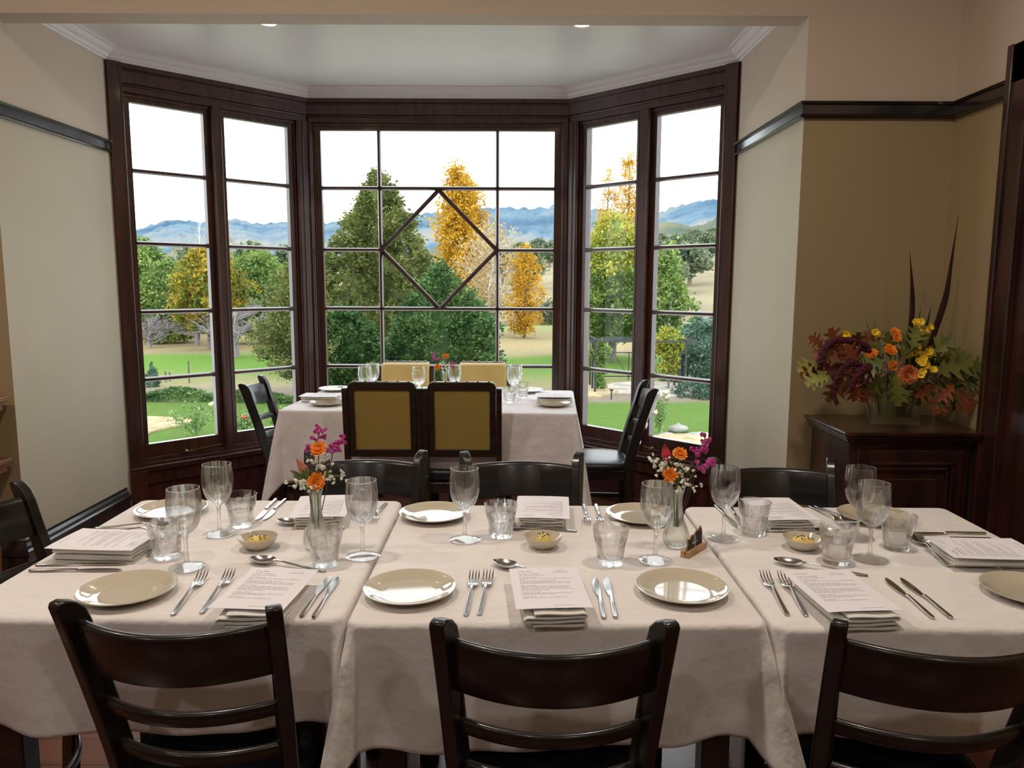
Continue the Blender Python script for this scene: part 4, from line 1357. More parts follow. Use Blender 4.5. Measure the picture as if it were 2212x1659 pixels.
GC_ = 'orange calendulas in the bud vases'
y = V1[1]
daisy('calendula', 'upper orange calendula in the left bud vase', (-.4655, y - .01, 1.0005), ft(V1, .004), (-.47, y, .93), .021, (0, -.8, .75), group=GC_)
daisy('calendula', 'lower orange calendula at the mouth of the left bud vase', (-.4677, y - .028, .926), ft(V1, .006, -.004), (-.47, y - .006, .88), .023, (.1, -.9, .45), group=GC_)
spike('magenta flower spike rising highest in the left bud vase', ft(V1, -.004, .003), (-.4825, y + .012, .985), (-.463, y + .012, 1.052), 1)
spike('magenta flower spike leaning right out of the left bud vase', ft(V1, .002, .004), (-.437, y + .01, .985), (-.408, y + .01, 1.022), 2)
protea('coral protea bud leaning left in the left bud vase', ft(V1, -.006), (-.495, y, .930), (-.521, y - .004, .978), M_CORAL, 3)
leaf_sprig('green leaf sprig under the coral bud in the left bud vase', ft(V1, -.003, -.003), (-.492, y - .012, .915), [(-.534, y - .02, .952), (-.528, y - .02, .938), (-.490, y - .03, .962), (-.505, y - .02, .955), (-.478, y - .02, .955)])
gyp('baby\'s breath at the left of the left bud vase', ft(V1, -.005, -.004), [(-.522, y - .01, .917), (-.508, y - .03, .925), (-.498, y - .015, .912), (-.487, y - .035, .922), (-.512, y, .93)], 4)
gyp('baby\'s breath at the right of the left bud vase', ft(V1, .006, .004), [(-.450, y, .955), (-.436, y - .02, .945), (-.424, y, .935), (-.446, y - .02, .935), (-.417, y + .01, .930)], 5)
gyp('baby\'s breath at the top of the left bud vase', ft(V1, 0, .006), [(-.487, y + .01, .975), (-.470, y - .02, .972), (-.461, y + .02, .968)], 6)
y = V2[1]
daisy('calendula', 'upper orange calendula in the right bud vase', (.4098, y - .01, .988), ft(V2, .002), (.41, y, .92), .019, (0, -.8, .75), group=GC_)
daisy('calendula', 'lower orange calendula in the right bud vase', (.3842, y - .025, .940), ft(V2, -.004), (.40, y - .01, .89), .020, (-.2, -.9, .5), group=GC_)
protea('crimson protea bud at the top left of the right bud vase', ft(V2, -.004, .003), (.383, y + .005, .965), (.374, y + .005, 1.012), M_RED, 7)
spike('tall magenta spike leaning right out of the right bud vase', ft(V2, .004, .004), (.455, y + .01, .980), (.477, y + .01, 1.030), 8)
spike('low magenta spike at the right of the right bud vase', ft(V2, .006), (.452, y - .012, .960), (.490, y - .012, .965), 9, n=12)
gyp('baby\'s breath at the left of the right bud vase', ft(V2, -.006, -.003), [(.352, y, .975), (.362, y - .02, .962), (.374, y, .972), (.388, y - .02, .966), (.352, y - .02, .950)], 10)
gyp('baby\'s breath in the middle of the right bud vase', ft(V2, 0, -.005), [(.405, y - .02, .958), (.395, y, .980), (.420, y - .02, .950), (.412, y - .03, .928)], 12)
gyp('baby\'s breath hanging low at the right of the right bud vase', ft(V2, .005, .002), [(.428, y - .02, .918), (.442, y - .01, .905), (.436, y - .02, .935), (.408, y - .03, .908)], 13)
leaf_sprig('thin green leaves low in the right bud vase', ft(V2, 0, 0), (.405, y, .92), [(.385, y - .01, .955), (.425, y - .01, .965), (.44, y, .95)], w=.004)
y = V3[1]
daisy('calendula', 'orange calendula standing high in the bay table vase', (-.3764, y - .01, .985), ft(V3, .002), (-.38, y, .92), .020, (0, -.7, .8), group=GC_)
daisy('calendula', 'orange calendula at the lower left of the bay table vase', (-.4243, y - .01, .925), ft(V3, -.004), (-.40, y, .9), .019, (-.2, -.9, .4), group=GC_)
spike('magenta spike leaning left out of the bay table vase', ft(V3, -.003), (-.430, y, .960), (-.450, y, 1.005), 14, n=10)
spike('magenta spike at the right of the bay table vase', ft(V3, .004), (-.352, y, .925), (-.335, y, .950), 15, n=9)
gyp('baby\'s breath in the bay table vase', ft(V3), [(-.385, y - .02, .925), (-.370, y - .02, .905), (-.400, y - .01, .935), (-.378, y - .03, .945), (-.36, y - .01, .93)], 16)

# ---- big arrangement in the square vase on the cabinet
CT = .8405
t = thing('rectangular_vase', 'clear rectangular glass vase standing on the mahogany cabinet', 'vase', (1.553, 3.10, CT), R(-7))
m = MB(); w, d, h, th = .093, .045, .150, .006
vs = []
for (a, b, z) in ((w, d, 0), (w, d, h), (w - th, d - th, h), (w - th, d - th, .014)):
    vs += [(-a, -b, z), (a, -b, z), (a, b, z), (-a, b, z)]
fs = [(3, 2, 1, 0), (12, 13, 14, 15)]
for k in range(3):
    for i in range(4): fs.append((k * 4 + i, k * 4 + (i + 1) % 4, (k + 1) * 4 + (i + 1) % 4, (k + 1) * 4 + i))
m.add(vs, fs); m.build('glass_body', M_VASEGL, t, smooth=0, bevel=.0012)
AF = lambda dx=0, dy=0: Vector((1.553 + dx, 3.10 + dy, CT + .03))
Y = 3.05
A_ = 'flowers of the large arrangement'


def ahead(x, z, yy=Y): return (x, yy, z)


for lab, x, z, r, up, yy in (('orange calendula near the centre of the large arrangement, above the oak leaves', 1.4883, 1.144, .026, (0, -.8, .6), 3.02), ('orange calendula left of centre beside the amaranth', 1.4165, 1.1277, .026, (-.5, -.6, .6), 3.02),
                             ('orange calendula right of centre, touching the yellow blooms', 1.5534, 1.1265, .024, (.2, -.8, .5), 3.03), ('orange calendula low in the centre, left of the dahlia', 1.4922, 1.0852, .022, (0, -.9, .2), 3.00),
                             ('orange calendula standing highest in the centre of the large arrangement', 1.5238, 1.212, .022, (0, -.7, .8), 3.06)):
    daisy('calendula', lab, ahead(x, z, yy), AF((x - 1.55) * .3), ahead((x + 1.553) / 2, 1.02, 3.06), r, up, group='orange calendulas in the large arrangement')
daisy('calendula', 'small orange calendula stacked under the highest one in the large arrangement', ahead(1.520, 1.193, 3.04), AF(-.01), ahead(1.53, 1.05, 3.06), .020, (0, -.9, .3), group='orange calendulas in the large arrangement')
daisy('dahlia', 'round apricot dahlia at the lip of the rectangular vase', ahead(1.5516, 1.0496, 2.995), AF(0, -.01), ahead(1.553, 1.0, 3.03), .040, (0, -1, .15), mp=M_DAHL, mc=M_DAHL,
      rows=((22, 1.0, .05), (22, .95, .3), (20, .86, .55), (18, .74, .8), (14, .58, 1.0), (10, .42, 1.2), (7, .28, 1.35)))


def yellow(label, x, z, yy, n, spread, seed):
    rnd = random.Random(seed)
    t = thing('yellow_flower_spray', label, 'flower', tuple(AF((x - 1.55) * .2)), 0, 'yellow sprays in the large arrangement'); F = AF((x - 1.55) * .2)
    hub = Vector((x, yy, z)); m = MB(); m.tube([p - F for p in bez(F, Vector(((x + F.x) / 2, 3.08, (z + F.z) / 2)), hub)], .0018, 6)
    mm = MB()
    for k in range(n):
        c = hub + Vector((rnd.uniform(-1, 1) * spread, rnd.uniform(-1, 0) * spread * .6, rnd.uniform(-1, 1) * spread))
        m.tube([hub - F, c - F], .001, 4)
        up = Vector((rnd.uniform(-.6, .6), -1, rnd.uniform(-.1, .7))); B = Matrix.Translation(c - F) @ frame_to(up)
        for j in range(6):
            a = 2 * pi * j / 6; r = .0145
            pts = [B @ Vector((cos(a) * r * u, sin(a) * r * u, .010 * sin(u * 1.6))) for u in (.1, .4, .75, 1.0)]
            blade_leaf(mm, pts, .0075, nrm=B.to_3x3() @ Vector((0, 0, 1)), prof=lambda u: (.45, .95, 1, .55)[min(3, int(u * 3.01))])
    m.build('stem', M_STEM, t); mm.build('petals', M_YEL, t, smooth=60)


for k, (lab, x, z, yy, n, sp) in enumerate([('large yellow flower spray, topmost on the right of the arrangement', 1.607, 1.232, 3.03, 9, .028), ('yellow flower spray right of centre, under the topmost spray', 1.585, 1.145, 3.03, 6, .020),
                                          ('yellow flower spray farthest right before the green blades', 1.628, 1.145, 3.02, 6, .022), ('yellow flower pair in the middle right', 1.602, 1.112, 3.0, 3, .014),
                                          ('lowest yellow flower spray right of the dahlia', 1.622, 1.073, 3.0, 7, .024), ('yellow flower standing alone left of the centre top', 1.4426, 1.2184, 3.04, 3, .012), ('small yellow flower above the amaranth loop', 1.3178, 1.200, 3.04, 2, .006)]):
    yellow(lab, x, z, yy, n, sp, 40 + k)


def amaranth(label, path, r0, r1, seed):
    rnd = random.Random(seed); P = [Vector(p) for p in path]; pts = []
    for a, b in zip(P[:-1], P[1:]):
        for k in range(8): pts.append(a.lerp(b, k / 8))
    pts.append(P[-1])
    for _ in range(3): pts = [pts[0]] + [(pts[i - 1] + pts[i] * 2 + pts[i + 1]) / 4 for i in range(1, len(pts) - 1)] + [pts[-1]]
    F = AF(-.05); t = thing('amaranth_tassel', label, 'flower', tuple(F), 0, 'burgundy amaranth tassels')
    m = MB(); m.tube([p - F for p in bez(F, (F + P[0]) / 2 + Vector((0, 0, .05)), P[0])], .002, 6); m.build('stem', M_PLUM, t)
    m = MB(); n = len(pts)
    for i, p in enumerate(pts):
        r = r0 + (r1 - r0) * i / n; r *= .85 + .25 * abs(sin(i * .75 + seed))
        for j in range(11):
            e = Vector((rnd.gauss(0, 1), rnd.gauss(0, 1), rnd.gauss(0, 1))).normalized() * r * .7
            m.ball(p - F + e, r * rnd.uniform(.3, .5), 6, 4)
        m.ball(p - F, r * .8, 8, 6)
    m.build('tassel', M_AMAR, t, smooth=80)


amaranth('thick burgundy amaranth tassel arching to the far left over the oak leaves', [(1.42, 3.03, 1.12), (1.3912, 3.02, 1.163), (1.345, 3.01, 1.178), (1.305, 3.0, 1.184), (1.2516, 2.99, 1.184), (1.2111, 2.98, 1.1483), (1.1992, 2.98, 1.098)], .012, .015, 1)
amaranth('long burgundy amaranth tassel hanging down past the cabinet edge', [(1.41, 3.02, 1.06), (1.3821, 3.0, 1.0812), (1.34, 2.99, 1.098), (1.3032, 2.98, 1.0916), (1.262, 2.97, 1.0412), (1.2522, 2.97, .9872), (1.2674, 2.97, .937)], .017, .007, 2)
amaranth('short burgundy amaranth tassel drooping under the arch', [(1.39, 2.98, 1.08), (1.36, 2.97, 1.07), (1.33, 2.96, 1.04), (1.32, 2.96, 1.0)], .018, .010, 3)
amaranth('short burgundy amaranth tassel beside the oak leaves in the centre left', [(1.41, 3.0, 1.10), (1.39, 2.98, 1.06), (1.375, 2.97, 1.02)], .017, .011, 4)
amaranth('thin burgundy amaranth strand inside the arch', [(1.40, 3.03, 1.14), (1.375, 3.02, 1.15), (1.355, 3.02, 1.12), (1.345, 3.02, 1.09)], .008, .006, 5)


def oak_branch(label, hub, leaves, mt, seed):
    rnd = random.Random(seed); F = AF((hub[0] - 1.55) * .3, .01); hub = Vector(hub)
    t = thing('oak_leaf_branch', label, 'leaves', tuple(F), 0, 'oak leaf branches in the large arrangement')
    m = MB(); m.tube([p - F for p in bez(F, Vector(((hub.x + F.x * 2) / 3, 3.08, hub.z)), hub)], [.0025] * 8 + [.002] * 3, 6)
    mm = MB()
    for (x, z, ang, s) in leaves:
        b = Vector((x, hub.y + rnd.uniform(-.04, .03), z)); m.tube([hub - F, (hub + b) / 2 - F + Vector((0, 0, .006)), b - F], .0011, 4)
        oak_leaf(mm, b - F, (cos(R(ang)), rnd.uniform(-.3, .2), sin(R(ang))), s * 1.25, (rnd.uniform(-.5, .5), -1, rnd.uniform(-.1, .7)), curl=rnd.uniform(-.1, .35))
    m.build('branch', M_PLUM, t); mm.build('leaves', mt, t, smooth=60)


oak_branch('russet oak leaves at the far left of the arrangement', (1.38, 3.03, 1.09), [(1.29, 1.10, 160, .09), (1.28, 1.13, 110, .085), (1.25, 1.08, 205, .085), (1.34, 1.12, 80, .08), (1.30, 1.05, 240, .10), (1.225, 1.16, 150, .06), (1.36, 1.09, 130, .08), (1.335, 1.04, 280, .08)], M_OAKR, 1)
oak_branch('lime green oak leaves at the left tip of the arrangement', (1.28, 3.0, 1.05), [(1.22, 1.10, 205, .075), (1.24, 1.06, 215, .075), (1.25, 1.04, 190, .06)], M_OAKY, 2)
oak_branch('green oak leaves spilling over the front of the vase', (1.48, 3.0, 1.05), [(1.45, 1.11, 200, .09), (1.49, 1.06, 268, .105), (1.46, 1.05, 240, .09), (1.51, 1.11, 60, .09), (1.50, 1.04, 300, .08), (1.54, 1.15, 70, .08), (1.43, 1.07, 170, .07), (1.46, 1.12, 130, .06), (1.52, 1.02, 285, .07)], M_OAKG, 3)
oak_branch('dark green oak leaves right of the vase', (1.63, 3.03, 1.04), [(1.66, 1.06, 20, .11), (1.65, 1.03, -20, .11), (1.64, 1.01, -60, .09), (1.70, 1.07, 5, .10), (1.69, 1.03, -30, .10), (1.74, 1.06, 15, .09), (1.76, 1.03, -10, .08), (1.62, 1.00, -85, .07), (1.72, 1.01, -45, .08)], M_OAKG, 4)
oak_branch('red oak leaves hanging low at the right of the arrangement', (1.68, 3.0, 1.02), [(1.72, 1.0, -60, .09), (1.70, .99, -100, .08), (1.75, .99, -50, .09), (1.74, 1.01, -140, .07), (1.68, 1.01, -150, .08)], M_OAKR, 5)
oak_branch('dark russet oak leaves behind the amaranth in the centre left', (1.42, 3.08, 1.08), [(1.36, 1.12, 150, .09), (1.33, 1.08, 200, .09), (1.38, 1.05, 230, .09), (1.42, 1.09, 160, .08), (1.41, 1.04, 260, .09), (1.44, 1.12, 110, .08), (1.34, 1.10, 170, .09), (1.40, 1.07, 200, .09)], M_OAKR, 11)
oak_branch('dark green oak leaves packed behind the dahlia', (1.54, 3.09, 1.06), [(1.50, 1.08, 140, .09), (1.52, 1.10, 100, .09), (1.56, 1.10, 60, .09), (1.60, 1.08, 30, .09), (1.57, 1.05, 0, .09), (1.53, 1.04, 250, .09), (1.60, 1.04, 300, .08), (1.47, 1.07, 180, .09), (1.63, 1.09, 50, .08), (1.58, 1.01, 270, .08), (1.50, 1.01, 240, .07)], M_OAKG, 12)
oak_branch('bronze green oak leaves at the centre right behind the yellow sprays', (1.66, 3.09, 1.07), [(1.64, 1.11, 80, .08), (1.67, 1.11, 50, .09), (1.70, 1.09, 20, .09), (1.72, 1.06, 0, .09), (1.70, 1.05, -40, .09), (1.68, 1.08, 10, .08), (1.74, 1.09, 40, .07)], M_OAKG, 13)
leaf_sprig('small-leaved twig on the upper right of the arrangement', AF(.03), (1.70, 3.03, 1.08), [(1.735, 3.02, 1.16), (1.725, 3.02, 1.145), (1.75, 3.02, 1.14), (1.715, 3.0, 1.13), (1.69, 3.0, 1.13), (1.755, 3.0, 1.12), (1.83, 3.0, 1.10), (1.80, 3.0, 1.115), (1.66, 3.0, 1.14), (1.84, 3.0, 1.08), (1.77, 3.0, 1.10)], mt=M_OAKG, w=.009)
leaf_sprig('thin grey-green twig with pointed leaves at the upper left', AF(-.03), (1.44, 3.06, 1.17), [(1.395, 3.05, 1.265), (1.435, 3.05, 1.275), (1.38, 3.05, 1.19), (1.345, 3.05, 1.215), (1.50, 3.05, 1.235), (1.40, 3.05, 1.20)], mt=M_LEAF, w=.0035)


def flax(label, pts, w, mt, seed):
    F = Vector((pts[0][0] * .5 + 1.58 * .5, 3.10, CT + .02)); t = thing('flax_leaf', label, 'leaf', tuple(F), 0)
    P = [F] + [Vector(p) for p in pts]; Q = []
    for a, b in zip(P[:-1], P[1:]):
        for k in range(5): Q.append(a.lerp(b, k / 5))
    Q.append(P[-1])
    for _ in range(3): Q = [Q[0]] + [(Q[i - 1] + Q[i] * 2 + Q[i + 1]) / 4 for i in range(1, len(Q) - 1)] + [Q[-1]]
    m = MB(); blade_leaf(m, [q - F for q in Q], w, nrm=(.35, -1, 0), fold=.25, prof=lambda u: .35 + .65 * sin(pi * min(1, max(0, (u - .12) / .75))) if u < .6 else max(.04, (1 - u) / .4 * .93))
    o = m.build('blade', mt, t, smooth=60); s = o.modifiers.new('t', 'SOLIDIFY'); s.thickness = .0008


flax('tall twisted dark bronze flax leaf reaching highest', [(1.655, 3.07, 1.10), (1.685, 3.06, 1.2454), (1.707, 3.05, 1.3548), (1.712, 3.04, 1.48), (1.722, 3.03, 1.665)], .017, M_FLAX, 1)
flax('shorter dark bronze flax leaf left of the tall one', [(1.590, 3.08, 1.17), (1.588, 3.07, 1.30), (1.576, 3.06, 1.40), (1.559, 3.06, 1.53)], .014, M_FLAX, 2)
flax('broad blue-green blade between the flax leaves', [(1.625, 3.08, 1.12), (1.648, 3.07, 1.22), (1.664, 3.07, 1.32)], .013, M_BLADE, 3)
flax('narrow blue-green blade left of the broad one', [(1.615, 3.09, 1.12), (1.625, 3.09, 1.22), (1.635, 3.09, 1.315)], .007, M_BLADE, 4)
# ------------------------------------------------------------------ garden and hills
GZ = -2.0


def ramp_ground():
    m = bpy.data.materials.new('garden_ground'); m.use_nodes = True
    nt = m.node_tree; b = nt.nodes['Principled BSDF']; L = nt.links
    tc = nt.nodes.new('ShaderNodeTexCoord'); sp = nt.nodes.new('ShaderNodeSeparateXYZ'); L.new(tc.outputs['Object'], sp.inputs[0])
    nz = nt.nodes.new('ShaderNodeTexNoise'); nz.inputs['Scale'].default_value = .35; nz.inputs['Detail'].default_value = 5; L.new(tc.outputs['Object'], nz.inputs['Vector'])
    ad = nt.nodes.new('ShaderNodeMath'); ad.operation = 'MULTIPLY_ADD'; ad.inputs[1].default_value = 2.4; L.new(nz.outputs[0], ad.inputs[0])
    sb = nt.nodes.new('ShaderNodeMath'); sb.operation = 'ADD'; L.new(sp.outputs['Y'], sb.inputs[0]); sb.inputs[1].default_value = -1.2; L.new(sb.outputs[0], ad.inputs[2])
    mr = nt.nodes.new('ShaderNodeMapRange'); mr.inputs['From Min'].default_value = 10; mr.inputs['From Max'].default_value = 110; L.new(ad.outputs[0], mr.inputs['Value'])
    rp = nt.nodes.new('ShaderNodeValToRGB'); cr = rp.color_ramp; cr.interpolation = 'LINEAR'
    lawn = (0.081, 0.136, 0.028); tan = (0.223, 0.186, 0.105); dirt = (0.186, 0.149, 0.118); gr = (0.099, 0.180, 0.031); dry = (0.248, 0.205, 0.130); far = (0.112, 0.186, 0.043)
    st = [(10, lawn), (21.6, lawn), (22.4, dirt), (24.5, dirt), (25.2, tan), (28, (.15, .18, .06)), (30.5, gr), (34.5, gr), (36.5, tan), (42, (.27, .21, .11)), (52, tan), (62, (.24, .27, .11)), (84, far), (109, dry)]
    while len(cr.elements) < len(st): cr.elements.new(.5)
    for i, (yv, c) in enumerate(st): cr.elements[i].position = (yv - 10) / 100; cr.elements[i].color = (*c, 1)
    L.new(mr.outputs[0], rp.inputs[0])
    # right-hand side: dry hillside tone beyond forty metres
    n2 = nt.nodes.new('ShaderNodeTexNoise'); n2.inputs['Scale'].default_value = 6; n2.inputs['Detail'].default_value = 6; L.new(tc.outputs['Object'], n2.inputs['Vector'])
    mx = nt.nodes.new('ShaderNodeMix'); mx.data_type = 'RGBA'; mx.blend_type = 'OVERLAY'; mx.inputs[0].default_value = .35
    L.new(rp.outputs[0], mx.inputs[6]); L.new(n2.outputs[1], mx.inputs[7])
    hs = nt.nodes.new('ShaderNodeHueSaturation'); hs.inputs['Saturation'].default_value = 1.0; L.new(mx.outputs[2], hs.inputs['Color'])
    L.new(hs.outputs[0], b.inputs['Base Color']); b.inputs['Roughness'].default_value = .95; b.inputs['Specular IOR Level'].default_value = .05
    return m


M_GROUND = ramp_ground()
M_DRY = mat('dry_grass_hillside', (0.27, 0.22, 0.145), .95, col2=(0.17, 0.15, 0.09), vscale=.09, detail=8, spec=.05)
M_HILL = mat('haze_blue_forest_hills', (0.22, 0.21, 0.19), .95, col2=(0.10, 0.16, 0.21), vscale=.010, detail=9, spec=.02)  # distance haze put into the forest colour as blue tones
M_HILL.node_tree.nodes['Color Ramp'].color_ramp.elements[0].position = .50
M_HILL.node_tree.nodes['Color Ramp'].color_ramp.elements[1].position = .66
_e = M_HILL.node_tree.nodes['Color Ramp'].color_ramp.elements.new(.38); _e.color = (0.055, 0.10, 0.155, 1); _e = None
M_BED = mat('sandy_mulch', (0.36, 0.28, 0.17), .95, var=.25, vscale=3, spec=.05)
M_PAVE = mat('pale_flagstones', (0.36, 0.32, 0.27), .9, var=.25, vscale=1.6, bump=.3, bscale=4, spec=.1)
M_STONE = mat('grey_stone', (0.25, 0.24, 0.22), .9, var=.25, vscale=4, bump=.4, bscale=6)
M_BARK = mat('grey_brown_bark', (0.16, 0.13, 0.10), .9, var=.3, vscale=5, stretch=(1, 1, .3))
M_TWIG = mat('mauve_grey_twigs', (0.26, 0.22, 0.24), .9)
M_PALEB = mat('pale_silver_bark', (0.55, 0.52, 0.50), .8, var=.2, vscale=4)
M_IRON = mat('black_iron', (0.02, 0.025, 0.025), .5)
M_POST = mat('dark_fence_post', (0.10, 0.09, 0.08), .9)
K_OLIVE = leaf_mat('olive_conifer_foliage', [(.03, .05, .015), (.085, .11, .028), (.17, .19, .055), (.28, .28, .09)], nscale=1.6)
K_JUN = leaf_mat('deep_green_conifer_foliage', [(.018, .045, .015), (.045, .10, .03), (.09, .16, .045), (.16, .24, .08)], nscale=1.8)
K_GREEN = leaf_mat('fresh_green_foliage', [(.05, .09, .02), (.11, .18, .04), (.20, .29, .07), (.33, .38, .10)], nscale=.7)
K_GRYEL = leaf_mat('green_turning_yellow_foliage', [(.10, .14, .02), (.22, .26, .04), (.42, .38, .05), (.62, .46, .06)], nscale=.6)
K_YEL = leaf_mat('golden_poplar_foliage', [(.30, .15, .012), (.46, .25, .02), (.60, .36, .03), (.68, .46, .08)], trans=.35, nscale=.8)
K_MAPLE = leaf_mat('amber_green_foliage', [(.06, .10, .02), (.12, .16, .025), (.38, .27, .03), (.56, .38, .05)], trans=.35, nscale=1.1)
K_PALE = leaf_mat('pale_gold_sparse_foliage', [(.30, .22, .12), (.40, .30, .15), (.48, .37, .19), (.52, .44, .28)], trans=.35)
K_CAM = leaf_mat('glossy_dark_foliage', [(.02, .05, .03), (.05, .10, .06), (.10, .17, .11), (.22, .30, .24)], rough=.35, nscale=1.5)
K_HEDGE = leaf_mat('hedge_foliage', [(.03, .07, .02), (.07, .13, .04), (.12, .20, .06), (.20, .28, .10)], nscale=2)
K_GUM = leaf_mat('grey_green_gum_foliage', [(.06, .09, .05), (.12, .16, .09), (.19, .23, .13), (.25, .29, .18)], nscale=.3)
K_ROSE = leaf_mat('rose_bush_foliage', [(.06, .12, .03), (.12, .20, .06), (.22, .32, .12), (.32, .42, .2)], nscale=2)
M_ROSER = mat('red_rose', (.7, .06, .05), .6)
M_ROSEP = mat('pink_rose', (.85, .45, .48), .6)
M_ROSEY = mat('cream_rose', (.85, .75, .45), .6)


def quads(name, parent, mt, pos, size, rng, elong=1.6, dirs=None, smooth=False):
    """many small leaves: pos (n,3), size (n,), dirs optional preferred long axis (n,3)"""
    n = len(pos)
    a = rng.normal(size=(n, 3)); a /= np.linalg.norm(a, axis=1, keepdims=True)
    if dirs is not None:
        a = a * .55 + dirs; a /= np.linalg.norm(a, axis=1, keepdims=True)
    b = rng.normal(size=(n, 3)); b -= a * (a * b).sum(1, keepdims=True); b /= np.linalg.norm(b, axis=1, keepdims=True)
    s = size[:, None]
    A = a * s * elong * .5; B = b * s * .5
    V = np.stack([pos - A, pos + B * .9 - A * .1, pos + A, pos - B * .9 - A * .1], 1).reshape(-1, 3)
    me = bpy.data.meshes.new(name)
    me.vertices.add(4 * n); me.vertices.foreach_set('co', V.ravel().astype(np.float32))
    me.loops.add(4 * n); me.loops.foreach_set('vertex_index', np.arange(4 * n, dtype=np.int32))
    me.polygons.add(n); me.polygons.foreach_set('loop_start', np.arange(0, 4 * n, 4, dtype=np.int32))
    me.update(calc_edges=True); me.materials.append(mt)
    o = bpy.data.objects.new(name, me); COL.objects.link(o)
    if parent is not None: o.parent = parent
    return o


def crown(parent, mt, prof, n_cl, per, clr, leaf, seed, cz0=0.0, lop=(1, 1), shell=.72, elong=1.6, outward=0.0, name='foliage', lump=.18, offs=(0, 0)):
    """prof: list of (z, r); clumps are scattered through the outer shell"""
    rng = np.random.default_rng(seed)
    zs = np.array([p[0] for p in prof]); rs = np.array([p[1] for p in prof])
    zz = np.linspace(zs[0], zs[-1], 200); rr = np.interp(zz, zs, rs); w = (rr + .15 * rs.max()); w /= w.sum()
    z = rng.choice(zz, n_cl, p=w) + rng.normal(size=n_cl) * .03
    r0 = np.interp(z, zs, rs)
    th = rng.uniform(0, 2 * pi, n_cl)
    bump = 1 + lump * np.sin(th * 3 + seed + z * 1.3) + lump * .7 * np.sin(th * 5 - z * 2.1)
    rad = r0 * (shell + (1 - shell) * rng.random(n_cl)) * bump
    C = np.stack([np.cos(th) * rad * lop[0] + offs[0], np.sin(th) * rad * lop[1] + offs[1], z + cz0], 1)
    P = np.repeat(C, per, 0) + rng.normal(size=(n_cl * per, 3)) * clr
    sz = leaf * rng.uniform(.6, 1.3, n_cl * per)
    D = None
    if outward:
        d = np.repeat(np.stack([np.cos(th), np.sin(th), np.full(n_cl, .35)], 1), per, 0); D = d * outward
    return quads(name, parent, mt, P, sz, rng, elong, D)


def core(parent, mt, prof, k=.72, lop=(1, 1), n=16, offs=(0, 0), name='inner_foliage'):
    m = MB()
    p = [(0, prof[0][0])] + [(max(.01, r * k), z) for z, r in prof] + [(0, prof[-1][0])]
    m.M = Matrix.Translation((offs[0], offs[1], 0)) @ Matrix.Diagonal((lop[0], lop[1], 1, 1))
    m.lathe(p, n, fn=lambda r, z, a, kk: r * (1 + .15 * sin(3 * a + z * 2) + .1 * sin(5 * a - z * 3)))
    return m.build(name, mt, parent, smooth=0)


def trunk(parent, h, r, seed, mt=None, branches=5, spread=1.2, z0=.35, name='trunk', sub=0, rise=.7):
    rnd = random.Random(seed); m = MB()
    m.tube([(0, 0, -.1), (rnd.uniform(-.05, .05), 0, h * .3), (rnd.uniform(-.1, .1), rnd.uniform(-.1, .1), h * .65), (rnd.uniform(-.1, .1), 0, h)], [r * 1.25, r, r * .75, r * .3], 9)
    for k in range(branches):
        z = h * (z0 + (.95 - z0) * k / max(1, branches)); a = rnd.uniform(0, 6.28); L = spread * rnd.uniform(.6, 1.1) * (1 - .4 * k / max(1, branches))
        p0 = Vector((0, 0, z)); p2 = Vector((cos(a) * L, sin(a) * L, z + L * rise)); p1 = p0.lerp(p2, .5) + Vector((0, 0, -.1 * L))
        m.tube(bez(p0, p1, p2, 4), [r * .45, r * .35, r * .25, r * .18, r * .08], 5)
        for j in range(sub):
            q = p0.lerp(p2, rnd.uniform(.35, 1)); e = Vector((rnd.gauss(0, 1), rnd.gauss(0, 1), rnd.uniform(-.2, 1.1))).normalized() * L * rnd.uniform(.3, .6)
            m.tube([q, q + e * .5 + Vector((0, 0, .02)), q + e], [r * .14, r * .09, r * .03], 3)
            for i in range(4):
                q2 = q + e * rnd.uniform(.3, 1); e2 = Vector((rnd.gauss(0, 1), rnd.gauss(0, 1), rnd.uniform(-.5, 1))).normalized() * L * .28
                m.tube([q2, q2 + e2], [r * .05, r * .02], 3)
    return m.build(name, mt or M_BARK, parent, smooth=60)


# --- terrain
def hz(x, y):
    r = math.hypot(x, y); az = math.degrees(atan2(x, y))
    rise = 7 + 9 * max(0, min(1, (az + 6) / 20)) - 2.0 * max(0, min(1, (-az - 12) / 10))
    t = max(0, min(1, (r - 52) / 230)); t = t * t * (3 - 2 * t)
    base = .10 * sin(x * .35) * sin(y * .22) * max(0, min(1, (r - 24) / 10))
    return GZ + base + rise * t + .5 * t * sin(x * .08) * sin(y * .05)


